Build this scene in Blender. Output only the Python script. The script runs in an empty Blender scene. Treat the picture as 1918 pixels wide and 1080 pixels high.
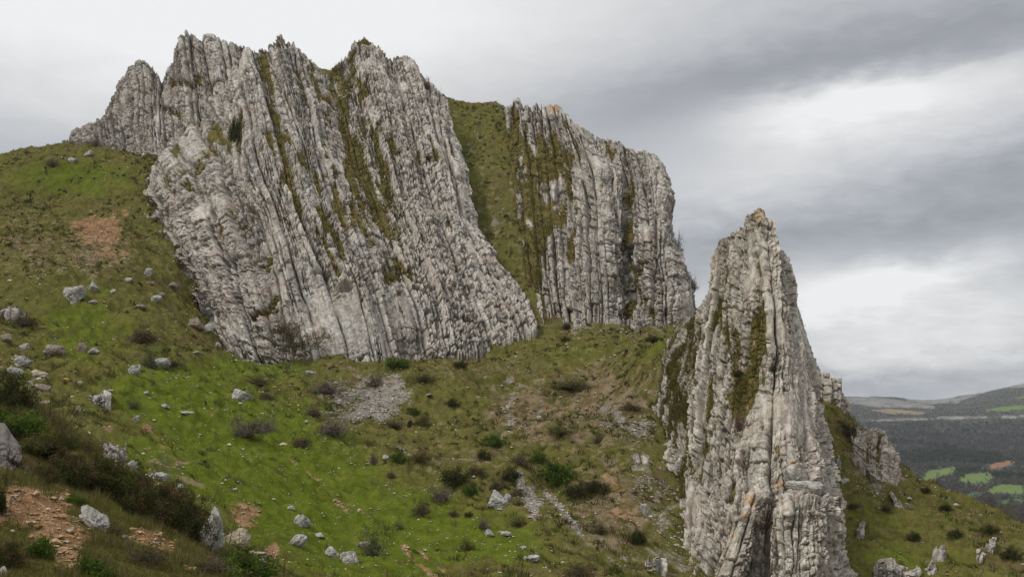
import bpy, math, random
import numpy as np
R = math.radians
scene = bpy.context.scene
col = scene.collection

# ------------------------------------------------------------------ camera
FPX, HOR = 1865.0, 775.0                 # focal length and horizon row, in pixels of a 1918 x 1080 frame
PITCH = math.atan((HOR - 540) / FPX)
cam_data = bpy.data.cameras.new("camera")
cam_data.sensor_width = 36.0
cam_data.lens = 36.0 * FPX / 1918.0
cam_data.clip_start, cam_data.clip_end = 0.2, 30000
cam = bpy.data.objects.new("camera", cam_data)
cam.location = (0, 0, 0)
cam.rotation_euler = (math.pi / 2 + PITCH, 0, 0)
col.objects.link(cam)
scene.camera = cam
CP, SP = math.cos(PITCH), math.sin(PITCH)

def ray(px, py):
    """direction (array ok) with unit forward (world y) component"""
    x = (np.asarray(px, float) - 959) / FPX
    y = (540 - np.asarray(py, float)) / FPX
    dx, dy, dz = x, CP - y * SP, SP + y * CP
    return dx / dy, dz / dy

def P3(px, py, Y):
    a, b = ray(px, py)
    Y = np.asarray(Y, float)
    return np.stack([a * Y, Y + 0 * a, b * Y], -1)

def proj(P):
    x, y, z = P[..., 0], P[..., 1], P[..., 2]
    f = y * CP + z * SP
    u = -y * SP + z * CP
    f = np.where(f < 0.1, 0.1, f)
    return 959 + FPX * x / f, 540 - FPX * u / f

# ------------------------------------------------------------------ light
SUN_EL, SUN_AZ = 50.0, -122.0             # degrees; azimuth from the view direction (+y), negative = to the left
sun_data = bpy.data.lights.new("sun", 'SUN')
sun_data.energy = 1.7
sun_data.angle = R(14)
sun_data.color = (1.0, 0.965, 0.91)
sun = bpy.data.objects.new("sun", sun_data)
sun.rotation_euler = (R(90 - SUN_EL), 0, R(180 - SUN_AZ))
col.objects.link(sun)

scene.view_settings.view_transform = 'Standard'
scene.view_settings.look = 'None'
scene.view_settings.exposure = 0.0
scene.view_settings.gamma = 1.0
scene.cycles.use_denoising = True
scene.cycles.max_bounces = 5
scene.cycles.diffuse_bounces = 2
scene.cycles.transparent_max_bounces = 4
scene.cycles.volume_bounces = 0

# ------------------------------------------------------------------ node helper
class NT:
    def __init__(s, tree):
        s.t = tree
        s.n = tree.nodes
        s.l = tree.links
    def new(s, typ, **kw):
        n = s.n.new(typ)
        for k, v in kw.items():
            setattr(n, k, v)
        return n
    def put(s, sock, v):
        if isinstance(v, bpy.types.NodeSocket):
            s.l.new(v, sock)
        elif v is not None:
            if hasattr(sock.default_value, '__len__') and not hasattr(v, '__len__'):
                v = (v,) * len(sock.default_value)
            if hasattr(sock.default_value, '__len__') and len(sock.default_value) == 4 and len(v) == 3:
                v = (*v, 1)
            sock.default_value = v
    def math(s, op, a, b=None, c=None, clamp=False):
        n = s.new('ShaderNodeMath', operation=op, use_clamp=clamp)
        for i, v in enumerate((a, b, c)):
            if v is not None:
                s.put(n.inputs[i], v)
        return n.outputs[0]
    def mix(s, f, a, b, blend='MIX'):
        n = s.new('ShaderNodeMix', data_type='RGBA', blend_type=blend)
        s.put(n.inputs[0], f); s.put(n.inputs[6], a); s.put(n.inputs[7], b)
        return n.outputs[2]
    def noise(s, vec, scale, detail=4, rough=0.55, dist=0.0, out=0):
        n = s.new('ShaderNodeTexNoise')
        if vec is not None:
            s.put(n.inputs['Vector'], vec)
        n.inputs['Scale'].default_value = scale
        n.inputs['Detail'].default_value = detail
        n.inputs['Roughness'].default_value = rough
        n.inputs['Distortion'].default_value = dist
        return n.outputs[out]
    def ss(s, x, a, b, lo=0.0, hi=1.0):
        n = s.new('ShaderNodeMapRange', interpolation_type='SMOOTHSTEP')
        s.put(n.inputs[0], x)
        for i, v in enumerate((a, b, lo, hi)):
            n.inputs[i + 1].default_value = v
        return n.outputs[0]
    def attr(s, name, out='Fac'):
        return s.new('ShaderNodeAttribute', attribute_name=name).outputs[out]
    def vmul(s, v, k):
        n = s.new('ShaderNodeVectorMath', operation='MULTIPLY')
        s.put(n.inputs[0], v); s.put(n.inputs[1], k)
        return n.outputs[0]

# ------------------------------------------------------------------ sky: overcast cloud over a little Nishita blue
world = bpy.data.worlds.new("World")
scene.world = world
world.use_nodes = True
w = NT(world.node_tree)
w.n.clear()
tc = w.new('ShaderNodeTexCoord').outputs['Generated']
sep = w.new('ShaderNodeSeparateXYZ'); w.put(sep.inputs[0], tc)
dx, dy, dz = sep.outputs
el = w.math('ARCSINE', dz)
az = w.math('ARCTAN2', dx, dy)
# cloud-deck coordinates (perspective of a flat layer)
zz = w.math('ADD', w.math('MAXIMUM', dz, 0.0), 0.10)
cmb = w.new('ShaderNodeCombineXYZ')
w.put(cmb.inputs[0], w.math('DIVIDE', dx, zz)); w.put(cmb.inputs[1], w.math('DIVIDE', dy, zz))
deck = cmb.outputs[0]
wn1 = w.noise(deck, 1.3, 5, 0.6)
wn2 = w.noise(w.vmul(deck, (0.7, 1.6, 1.0)), 2.9, 6, 0.62, 0.4)
ang = w.new('ShaderNodeCombineXYZ'); w.put(ang.inputs[0], az); w.put(ang.inputs[1], w.math('MULTIPLY', el, 2.6))
wn3 = w.noise(ang.outputs[0], 9.0, 5, 0.55, 0.2)
wn4 = w.noise(ang.outputs[0], 26.0, 5, 0.6, 0.3)
azw = w.math('ADD', az, w.math('MULTIPLY', w.math('SUBTRACT', wn3, 0.5), 0.12))
elw = w.math('ADD', el, w.math('ADD', w.math('MULTIPLY', w.math('SUBTRACT', wn3, 0.5), 0.05), w.math('MULTIPLY', w.math('SUBTRACT', wn4, 0.5), 0.024)))
SKY = [  # px, py, sx, sy, tilt (deg, + = right end up), gain
    (200, 40, 500, 180, 0, 0.36), (800, 0, 400, 110, 0, 0.24), (-40, 300, 330, 120, 0, -0.15), (1000, 210, 320, 90, 5, -0.05),
    (1880, 85, 360, 95, 4, -0.18), (1300, 210, 240, 70, 6, -0.15), (1600, 118, 330, 34, 4, -0.10),
    (1610, 178, 170, 36, 4, 0.46), (1690, 215, 330, 60, 5, 0.25), (1420, 255, 130, 55, 0, 0.08),
    (1905, 300, 150, 40, 8, -0.12), (1480, 440, 280, 40, 8, -0.15), (1860, 410, 260, 60, 10, -0.12), (1400, 345, 130, 30, 5, 0.08), (1720, 380, 130, 22, 8, 0.06),
    (1690, 518, 130, 22, 8, 0.34), (1560, 565, 170, 48, 8, 0.28), (1700, 610, 260, 55, 6, 0.16), (1850, 640, 300, 40, 5, 0.12),
    (1850, 500, 130, 40, 5, -0.07), (1600, 722, 170, 17, 0, -0.16), (1560, 628, 130, 14, 8, -0.09), (1780, 748, 300, 12, 0, 0.12)]
L = 0.565
for (px, py, sx, sy, tl, g) in SKY:
    a_, b_ = ray(px, py)
    A, E = math.atan2(float(a_), 1), math.atan2(float(b_), math.hypot(1, float(a_)))
    ca, sa = math.cos(R(tl)), math.sin(R(tl))
    da, de = w.math('SUBTRACT', azw, A), w.math('SUBTRACT', elw, E)
    u = w.math('MULTIPLY', w.math('ADD', w.math('MULTIPLY', da, ca), w.math('MULTIPLY', de, sa)), FPX / sx / 1.3)
    v = w.math('MULTIPLY', w.math('SUBTRACT', w.math('MULTIPLY', de, ca), w.math('MULTIPLY', da, sa)), FPX / sy / 1.3)
    e = w.math('EXPONENT', w.math('MULTIPLY', w.math('ADD', w.math('MULTIPLY', u, u), w.math('MULTIPLY', v, v)), -1.0))
    L = w.math('MULTIPLY_ADD', e, g, L)
low = w.ss(el, 0.30, 0.02)               # the deck shows more texture towards the horizon on the right
tex = w.math('ADD', w.math('MULTIPLY', w.math('SUBTRACT', wn2, 0.5), 0.09), w.math('MULTIPLY', w.math('SUBTRACT', wn4, 0.5), 0.34))
right = w.ss(az, -0.1, 0.25, 0.2, 1.0)
L = w.math('ADD', L, w.math('MULTIPLY', tex, w.math('MULTIPLY', right, w.math('ADD', 0.22, w.math('MULTIPLY', low, 0.78)))))
L = w.math('ADD', L, w.math('MULTIPLY', w.math('SUBTRACT', wn1, 0.5), 0.06))
L = w.math('MINIMUM', w.math('MAXIMUM', L, 0.30), 0.93)
zen = w.ss(el, 0.42, 1.2, 1.0, 1.9)      # an overcast sky is brightest overhead
Lz = w.math('MULTIPLY', L, zen)
tint = w.mix(w.ss(L, 0.36, 0.82), (0.94, 0.975, 1.03), (1.0, 1.0, 1.0))
cc = w.vmul(tint, Lz)
bg = w.new('ShaderNodeBackground'); w.put(bg.inputs[0], cc); bg.inputs[1].default_value = 1.0
sky = w.new('ShaderNodeTexSky', sky_type='NISHITA')
sky.sun_disc = False
sky.sun_elevation = R(SUN_EL)
sky.sun_rotation = R(SUN_AZ)
bgs = w.new('ShaderNodeBackground'); w.put(bgs.inputs[0], sky.outputs[0]); bgs.inputs[1].default_value = 0.10
mx = w.new('ShaderNodeMixShader'); mx.inputs[0].default_value = 0.07
w.l.new(bg.outputs[0], mx.inputs[1]); w.l.new(bgs.outputs[0], mx.inputs[2])
wo = w.new('ShaderNodeOutputWorld'); w.l.new(mx.outputs[0], wo.inputs[0])

# ------------------------------------------------------------------ numpy noise
def _h(ix, iy, iz, seed):
    h = (ix.astype(np.int64) * 374761393 + iy.astype(np.int64) * 668265263 + iz.astype(np.int64) * 2147483647 + seed * 1274126177) & 0xFFFFFFFF
    h = ((h ^ (h >> 13)) * 1274126177) & 0xFFFFFFFF
    h = ((h ^ (h >> 16)) * 2246822519) & 0xFFFFFFFF
    return ((h ^ (h >> 15)) & 0xFFFFFF).astype(np.float32) / float(0xFFFFFF)

def vnoise(x, y, z=None, seed=0):
    """value noise in [-1, 1]"""
    x = np.asarray(x, np.float32); y = np.asarray(y, np.float32)
    x, y = np.broadcast_arrays(x, y)
    fx, fy = np.floor(x), np.floor(y)
    tx, ty = x - fx, y - fy
    tx = tx * tx * tx * (tx * (tx * 6 - 15) + 10); ty = ty * ty * ty * (ty * (ty * 6 - 15) + 10)
    ix, iy = fx.astype(np.int64), fy.astype(np.int64)
    if z is None:
        zz = np.zeros_like(ix)
        a = _h(ix, iy, zz, seed); b = _h(ix + 1, iy, zz, seed); c = _h(ix, iy + 1, zz, seed); d = _h(ix + 1, iy + 1, zz, seed)
        return 2 * ((a + (b - a) * tx) * (1 - ty) + (c + (d - c) * tx) * ty) - 1
    z = np.broadcast_to(np.asarray(z, np.float32), x.shape)
    fz = np.floor(z); tz = z - fz; tz = tz * tz * (3 - 2 * tz); iz = fz.astype(np.int64)
    out = 0
    for k, wz in ((0, 1 - tz), (1, tz)):
        q = iz + k
        a = _h(ix, iy, q, seed); b = _h(ix + 1, iy, q, seed); c = _h(ix, iy + 1, q, seed); d = _h(ix + 1, iy + 1, q, seed)
        out = out + wz * ((a + (b - a) * tx) * (1 - ty) + (c + (d - c) * tx) * ty)
    return 2 * out - 1

def fbm(x, y, z=None, seed=0, oct=4, gain=0.5, lac=2.03):
    r, amp, tot = 0, 1.0, 0
    for o in range(oct):
        k = lac ** o
        r = r + amp * vnoise(x * k, y * k, None if z is None else z * k, seed + 31 * o)
        tot += amp; amp *= gain
    return r / tot

def sstep(x, a, b):
    t = np.clip((x - a) / (b - a), 0, 1)
    return t * t * (3 - 2 * t)

def polydist(px, py, pts):
    """distance in px to a polyline"""
    d = np.full(np.shape(px), 1e9)
    for (x0, y0), (x1, y1) in zip(pts[:-1], pts[1:]):
        vx, vy = x1 - x0, y1 - y0
        t = np.clip(((px - x0) * vx + (py - y0) * vy) / (vx * vx + vy * vy + 1e-9), 0, 1)
        d = np.minimum(d, np.hypot(px - x0 - t * vx, py - y0 - t * vy))
    return d

def inpoly(px, py, pts):
    ins = np.zeros(np.shape(px), bool)
    n = len(pts)
    for i in range(n):
        x0, y0 = pts[i]; x1, y1 = pts[(i + 1) % n]
        if y0 == y1:
            continue
        c = ((y0 > py) != (y1 > py)) & (px < (x1 - x0) * (py - y0) / (y1 - y0) + x0)
        ins ^= c
    return ins

# ------------------------------------------------------------------ mesh + object helpers
def mesh_np(name, V, F, attrs=None, smooth=True, mats=(), cols=None):
    me = bpy.data.meshes.new(name)
    V = np.ascontiguousarray(V, np.float32).reshape(-1, 3)
    groups = F if isinstance(F, (list, tuple)) else [F]
    groups = [np.ascontiguousarray(g, np.int32) for g in groups if len(g)]
    nl = sum(g.size for g in groups); nf = sum(len(g) for g in groups)
    me.vertices.add(len(V)); me.vertices.foreach_set('co', V.ravel())
    me.loops.add(nl); me.loops.foreach_set('vertex_index', np.concatenate([g.ravel() for g in groups]))
    me.polygons.add(nf)
    tot = np.concatenate([np.full(len(g), g.shape[1], np.int32) for g in groups])
    st = np.concatenate([[0], np.cumsum(tot)[:-1]]).astype(np.int32)
    me.polygons.foreach_set('loop_start', st)
    me.polygons.foreach_set('use_smooth', np.full(nf, smooth, bool))
    for k, a in (attrs or {}).items():
        at = me.attributes.new(k, 'FLOAT', 'POINT'); at.data.foreach_set('value', np.ascontiguousarray(a, np.float32).ravel())
    for k, a in (cols or {}).items():
        at = me.attributes.new(k, 'FLOAT_COLOR', 'POINT')
        c = np.ones((len(V), 4), np.float32); c[:, :3] = a
        at.data.foreach_set('color', c.ravel())
    for m in mats:
        me.materials.append(m)
    me.update(); me.validate()
    return me

def link(name, data, parent=None, loc=(0, 0, 0), rot=(0, 0, 0), sc=(1, 1, 1)):
    o = bpy.data.objects.new(name, data)
    col.objects.link(o)
    o.location, o.rotation_euler, o.scale = loc, rot, sc
    if parent is not None:
        o.parent = parent
    return o

def tag(o, label=None, cat=None, group=None, kind=None):
    if label and not kind:
        kind = "thing"
    for k, v in (('label', label), ('category', cat), ('group', group), ('kind', kind)):
        if v:
            o[k] = v
    return o

def gridfaces(nr, nc):
    i = np.arange(nr * nc).reshape(nr, nc)
    return np.stack([i[:-1, :-1], i[:-1, 1:], i[1:, 1:], i[1:, :-1]], -1).reshape(-1, 4)
# ------------------------------------------------------------------ materials
def new_mat(name):
    m = bpy.data.materials.new(name)
    m.use_nodes = True
    t = NT(m.node_tree)
    b = t.n['Principled BSDF']
    b.inputs['Roughness'].default_value = 0.95
    b.inputs['Specular IOR Level'].default_value = 0.12
    return m, t, b

def bump(t, b, h, strength=0.5, dist=0.05):
    n = t.new('ShaderNodeBump')
    n.inputs['Strength'].default_value = strength
    n.inputs['Distance'].default_value = dist
    t.put(n.inputs['Height'], h)
    t.l.new(n.outputs[0], b.inputs['Normal'])

def rock_mat(name, sc=1.0, veg=True, warm=0.5, mottled=0.5, base=(0.492, 0.428, 0.368), lichen=True):
    """grey bedded limestone; sc shrinks the texture for small stones"""
    m, t, b = new_mat(name)
    co = t.new('ShaderNodeTexCoord').outputs['Object']
    n1 = t.noise(co, 0.35 * sc, 5, 0.6)
    n2 = t.noise(co, 1.7 * sc, 6, 0.65, 0.6)
    n3 = t.noise(co, 7.0 * sc, 5, 0.65)
    n4 = t.noise(co, 3.1 * sc, 4, 0.7, 1.0)
    lo = tuple(c * k for c, k in zip(base, (0.50, 0.475, 0.44)))
    hi = tuple(min(0.62, c * k) for c, k in zip(base, (1.55, 1.56, 1.57)))
    c = t.mix(t.ss(n2, 0.30, 0.70), lo, hi)
    c = t.mix(t.math('MULTIPLY', t.ss(n1, 0.42, 0.66), warm), c, (base[0] * 0.78, base[1] * 0.72, base[2] * 0.64))
    c = t.mix(t.math('MULTIPLY', t.ss(n3, 0.56, 0.70), 0.55), c, tuple(min(0.56, k * 1.45) for k in base))
    # dark lichen blotches
    c = t.mix(t.math('MULTIPLY', t.ss(t.math('ADD', t.math('MULTIPLY', n4, 0.6), t.math('MULTIPLY', n3, 0.4)), 0.50, 0.60), mottled), c, (0.105, 0.10, 0.092))
    if veg:
        bed = t.attr('bed')
        c = t.mix(0.75, c, t.mix(bed, (0.50, 0.475, 0.445), (1.42, 1.40, 1.38)), 'MULTIPLY')
        st = t.attr('streak')
        c = t.mix(t.math('MULTIPLY', t.ss(st, 0.10, 0.45), 0.45), c, tuple(k * 1.42 for k in base))
        c = t.mix(t.math('MULTIPLY', t.ss(st, -0.12, -0.45), 0.45), c, tuple(k * 0.47 for k in base))
        v = t.attr('veg')
        nv = t.noise(co, 2.2, 5, 0.7)
        vv = t.ss(t.math('ADD', v, t.math('MULTIPLY', t.math('SUBTRACT', nv, 0.5), 0.9)), 0.42, 0.58)
        g = t.mix(t.ss(t.noise(co, 0.9, 5, 0.6), 0.36, 0.66), (0.125, 0.115, 0.030), (0.235, 0.165, 0.06))
        g = t.mix(t.ss(n3, 0.45, 0.7), g, (0.080, 0.085, 0.024))
        c = t.mix(vv, c, g)
    if lichen:
        la = t.attr('lichen')
        lm = t.math('MULTIPLY', t.ss(t.math('ADD', la, t.math('ADD', t.math('MULTIPLY', t.math('SUBTRACT', n4, 0.5), 1.6), t.math('MULTIPLY', t.math('SUBTRACT', n3, 0.5), 2.2))), 0.52, 0.80), 0.8)
        c = t.mix(lm, c, t.mix(n3, (0.46, 0.20, 0.06), (0.50, 0.35, 0.19)))
    t.put(b.inputs['Base Color'], c)
    bump(t, b, t.math('ADD', t.math('MULTIPLY', n3, 0.6), t.math('MULTIPLY', n2, 0.6)), 0.55, 0.16 / sc)
    return m

M = {}
M['cliff'] = rock_mat('bedded_limestone')
M['spire'] = rock_mat('weathered_limestone', base=(0.440, 0.382, 0.328), warm=0.5, mottled=0.55)
M['boulder'] = rock_mat('boulder_limestone', sc=2.6, veg=False, mottled=0.85, base=(0.42, 0.395, 0.36), warm=0.3)
M['boulder_brown'] = rock_mat('brown_limestone', sc=2.6, veg=False, mottled=0.55, base=(0.27, 0.225, 0.18), warm=0.8)
M['boulder_tan'] = rock_mat('fresh_tan_limestone', sc=2.2, veg=False, mottled=0.2, base=(0.44, 0.35, 0.26), warm=0.4)
M['boulder_orange'] = rock_mat('orange_limestone', sc=2.2, veg=False, mottled=0.2, base=(0.46, 0.26, 0.12), warm=0.5)
M['outcrop'] = rock_mat('dark_outcrop_limestone', sc=2.0, mottled=0.75, base=(0.155, 0.138, 0.122), warm=0.5)

def leaf_mat(name, trans=0.35):
    """colour comes from the leaves' own colour attribute"""
    m = bpy.data.materials.new(name)
    m.use_nodes = True
    t = NT(m.node_tree); t.n.clear()
    c = t.attr('leaf_colour', 'Color')
    d = t.new('ShaderNodeBsdfDiffuse'); t.put(d.inputs[0], c)
    tr = t.new('ShaderNodeBsdfTranslucent'); t.put(tr.inputs[0], c)
    x = t.new('ShaderNodeMixShader'); x.inputs[0].default_value = trans
    t.l.new(d.outputs[0], x.inputs[1]); t.l.new(tr.outputs[0], x.inputs[2])
    o = t.new('ShaderNodeOutputMaterial'); t.l.new(x.outputs[0], o.inputs[0])
    return m
M['leaf'] = leaf_mat('leaves')
M['grass'] = leaf_mat('grass_blades', 0.3)

def plain(name, c1, c2, scale, rough=0.9):
    m, t, b = new_mat(name)
    co = t.new('ShaderNodeTexCoord').outputs['Object']
    t.put(b.inputs['Base Color'], t.mix(t.ss(t.noise(co, scale, 5, 0.65), 0.35, 0.65), c1, c2))
    b.inputs['Roughness'].default_value = rough
    return m
M['bark'] = plain('grey_bark', (0.085, 0.07, 0.058), (0.19, 0.17, 0.15), 5)
M['twig'] = plain('bare_twigs', (0.12, 0.095, 0.075), (0.24, 0.205, 0.17), 3)
M['rust'] = plain('rusty_iron', (0.075, 0.035, 0.02), (0.17, 0.075, 0.04), 30)
M['black'] = plain('black_cloth', (0.006, 0.006, 0.009), (0.02, 0.02, 0.026), 8)
M['pebble'] = leaf_mat('pale_stones', 0.0)

# hillside ground: grass, dry grass, soil and scree from cover masks
m, t, b = new_mat('hillside_turf')
b.inputs['Specular IOR Level'].default_value = 0.0
co = t.new('ShaderNodeTexCoord').outputs['Object']
g1 = t.noise(co, 0.12, 5, 0.6)
g2 = t.noise(co, 0.9, 6, 0.7, 0.5)
g3 = t.noise(co, 4.5, 5, 0.7)
g4 = t.noise(co, 0.38, 5, 0.65, 0.8)
lawn = t.mix(t.ss(g2, 0.32, 0.7), (0.078, 0.108, 0.012), (0.135, 0.160, 0.022))
lawn = t.mix(t.math('MULTIPLY', t.ss(g3, 0.5, 0.72), 0.5), lawn, (0.19, 0.18, 0.035))
olive = t.mix(t.ss(g2, 0.30, 0.68), (0.080, 0.080, 0.018), (0.165, 0.148, 0.044))
olive = t.mix(t.ss(g4, 0.52, 0.66), olive, (0.15, 0.108, 0.055))
olive = t.mix(t.math('MULTIPLY', t.ss(g3, 0.54, 0.68), 0.7), olive, (0.21, 0.165, 0.095))
gr = t.mix(t.ss(t.math('ADD', t.attr('lawn'), t.math('ADD', t.math('MULTIPLY', t.math('SUBTRACT', g2, 0.5), 1.0), t.math('MULTIPLY', t.math('SUBTRACT', g4, 0.5), 1.1))), 0.3, 0.7), olive, lawn)
dry = t.mix(t.ss(g2, 0.35, 0.65), (0.125, 0.09, 0.05), (0.25, 0.19, 0.115))
gr = t.mix(t.ss(t.math('ADD', t.attr('dry'), t.math('MULTIPLY', t.math('SUBTRACT', g2, 0.5), 2.2)), 0.40, 0.72), gr, dry)
soil = t.mix(t.ss(g2, 0.3, 0.7), (0.2, 0.105, 0.05), (0.36, 0.215, 0.115))
soil = t.mix(t.ss(g3, 0.54, 0.66), soil, (0.44, 0.31, 0.19))
gr = t.mix(t.ss(t.math('ADD', t.attr('soil'), t.math('MULTIPLY', t.math('SUBTRACT', g2, 0.5), 1.5)), 0.40, 0.66), gr, soil)
scr = t.mix(t.ss(g3, 0.36, 0.64), (0.15, 0.125, 0.1), (0.36, 0.32, 0.28))
gr = t.mix(t.ss(t.math('ADD', t.attr('scree'), t.math('MULTIPLY', t.math('SUBTRACT', g2, 0.5), 2.0)), 0.42, 0.66), gr, scr)
t.put(b.inputs['Base Color'], gr)
bump(t, b, t.math('ADD', t.math('MULTIPLY', g3, 0.5), g2), 0.7, 0.25)
M['turf'] = m
# ------------------------------------------------------------------ rock sheets: guide lines run along the beds, base -> top, (px, py, distance)
def catmull(A, u):
    """interpolate A (n, ...) at float positions u in [0, n-1]"""
    n = len(A)
    i = np.clip(np.floor(u).astype(int), 0, n - 2); f = (u - i)
    sh = (-1,) + (1,) * (A.ndim - 1)
    f = f.reshape(sh)
    p1, p2 = A[i], A[i + 1]
    p0 = np.where((i > 0).reshape(sh), A[np.maximum(i - 1, 0)], 2 * p1 - p2)
    p3 = np.where((i < n - 2).reshape(sh), A[np.minimum(i + 2, n - 1)], 2 * p2 - p1)
    return 0.5 * (2 * p1 + (p2 - p0) * f + (2 * p0 - 5 * p1 + 4 * p2 - p3) * f ** 2 + (3 * p1 - p0 - 3 * p2 + p3) * f ** 3)

def resample(line, n, under=22):
    """guide line -> n points equally spaced by picture length"""
    a = np.array(line, float)
    e_ = (a[0] - a[1]) * 0.22
    if np.hypot(e_[0], e_[1]) > 4:
        a = np.vstack([a[0] + e_ * min(1, under / np.hypot(e_[0], e_[1])), a])
    d = np.concatenate([[0], np.cumsum(np.hypot(*np.diff(a[:, :2], axis=0).T))])
    s = np.linspace(0, d[-1], n)
    return np.stack([np.interp(s, d, a[:, k]) for k in range(3)], -1)

def base_sheet(lines, NV, NU, nk=9):
    G = np.array([resample(l, nk) for l in lines])               # (lines, nk, 3)
    W = P3(G[..., 0], G[..., 1], G[..., 2])                      # world control grid
    gap = np.concatenate([[0], np.cumsum(np.linalg.norm(np.diff(W, axis=0), axis=2)[:, nk // 3:].mean(1))])
    uu = np.interp(np.linspace(0, gap[-1], NU), gap, np.arange(len(lines)))              # across the beds
    i0 = np.clip(uu.astype(int), 0, len(lines) - 2); fr = (uu - i0)[:, None, None]
    W = 0.35 * catmull(W, uu) + 0.65 * (W[i0] * (1 - fr) + W[i0 + 1] * fr)
    W = np.swapaxes(W, 0, 1)
    W = catmull(W, np.linspace(0, nk - 1, NV))                   # along the beds
    return W                                                     # (NV, NU, 3), row 0 = base

def beds(s, t, seed, mean, spread, total):
    rng = np.random.default_rng(seed)
    n = int(total / mean * 2) + 12
    wd = mean * np.exp(rng.normal(0, spread, n))
    e = np.concatenate([[-3 * mean], np.cumsum(wd) - 3 * mean])
    i = np.clip(np.searchsorted(e, s.ravel()) - 1, 0, n - 1).reshape(s.shape)
    w_ = wd[i]; f = (s - e[i]) / w_
    return i, f, w_, rng.uniform(-1, 1, n)

def worley(x, y, seed):
    """cellular noise: (F2 - F1, random value of the cell)"""
    ix, iy = np.floor(x).astype(np.int64), np.floor(y).astype(np.int64)
    f1 = np.full(x.shape, 9.0, np.float32); f2 = f1.copy(); val = np.zeros(x.shape, np.float32); z0 = np.zeros_like(ix)
    for a in (-1, 0, 1):
        for b in (-1, 0, 1):
            jx, jy = ix + a, iy + b
            d = np.hypot(jx + 0.1 + 0.8 * _h(jx, jy, z0, seed) - x, jy + 0.1 + 0.8 * _h(jx, jy, z0, seed + 1) - y)
            nearer = d < f1
            f2 = np.where(nearer, f1, np.minimum(f2, d))
            val = np.where(nearer, _h(jx, jy, z0, seed + 2), val)
            f1 = np.where(nearer, d, f1)
    return f2 - f1, val

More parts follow.
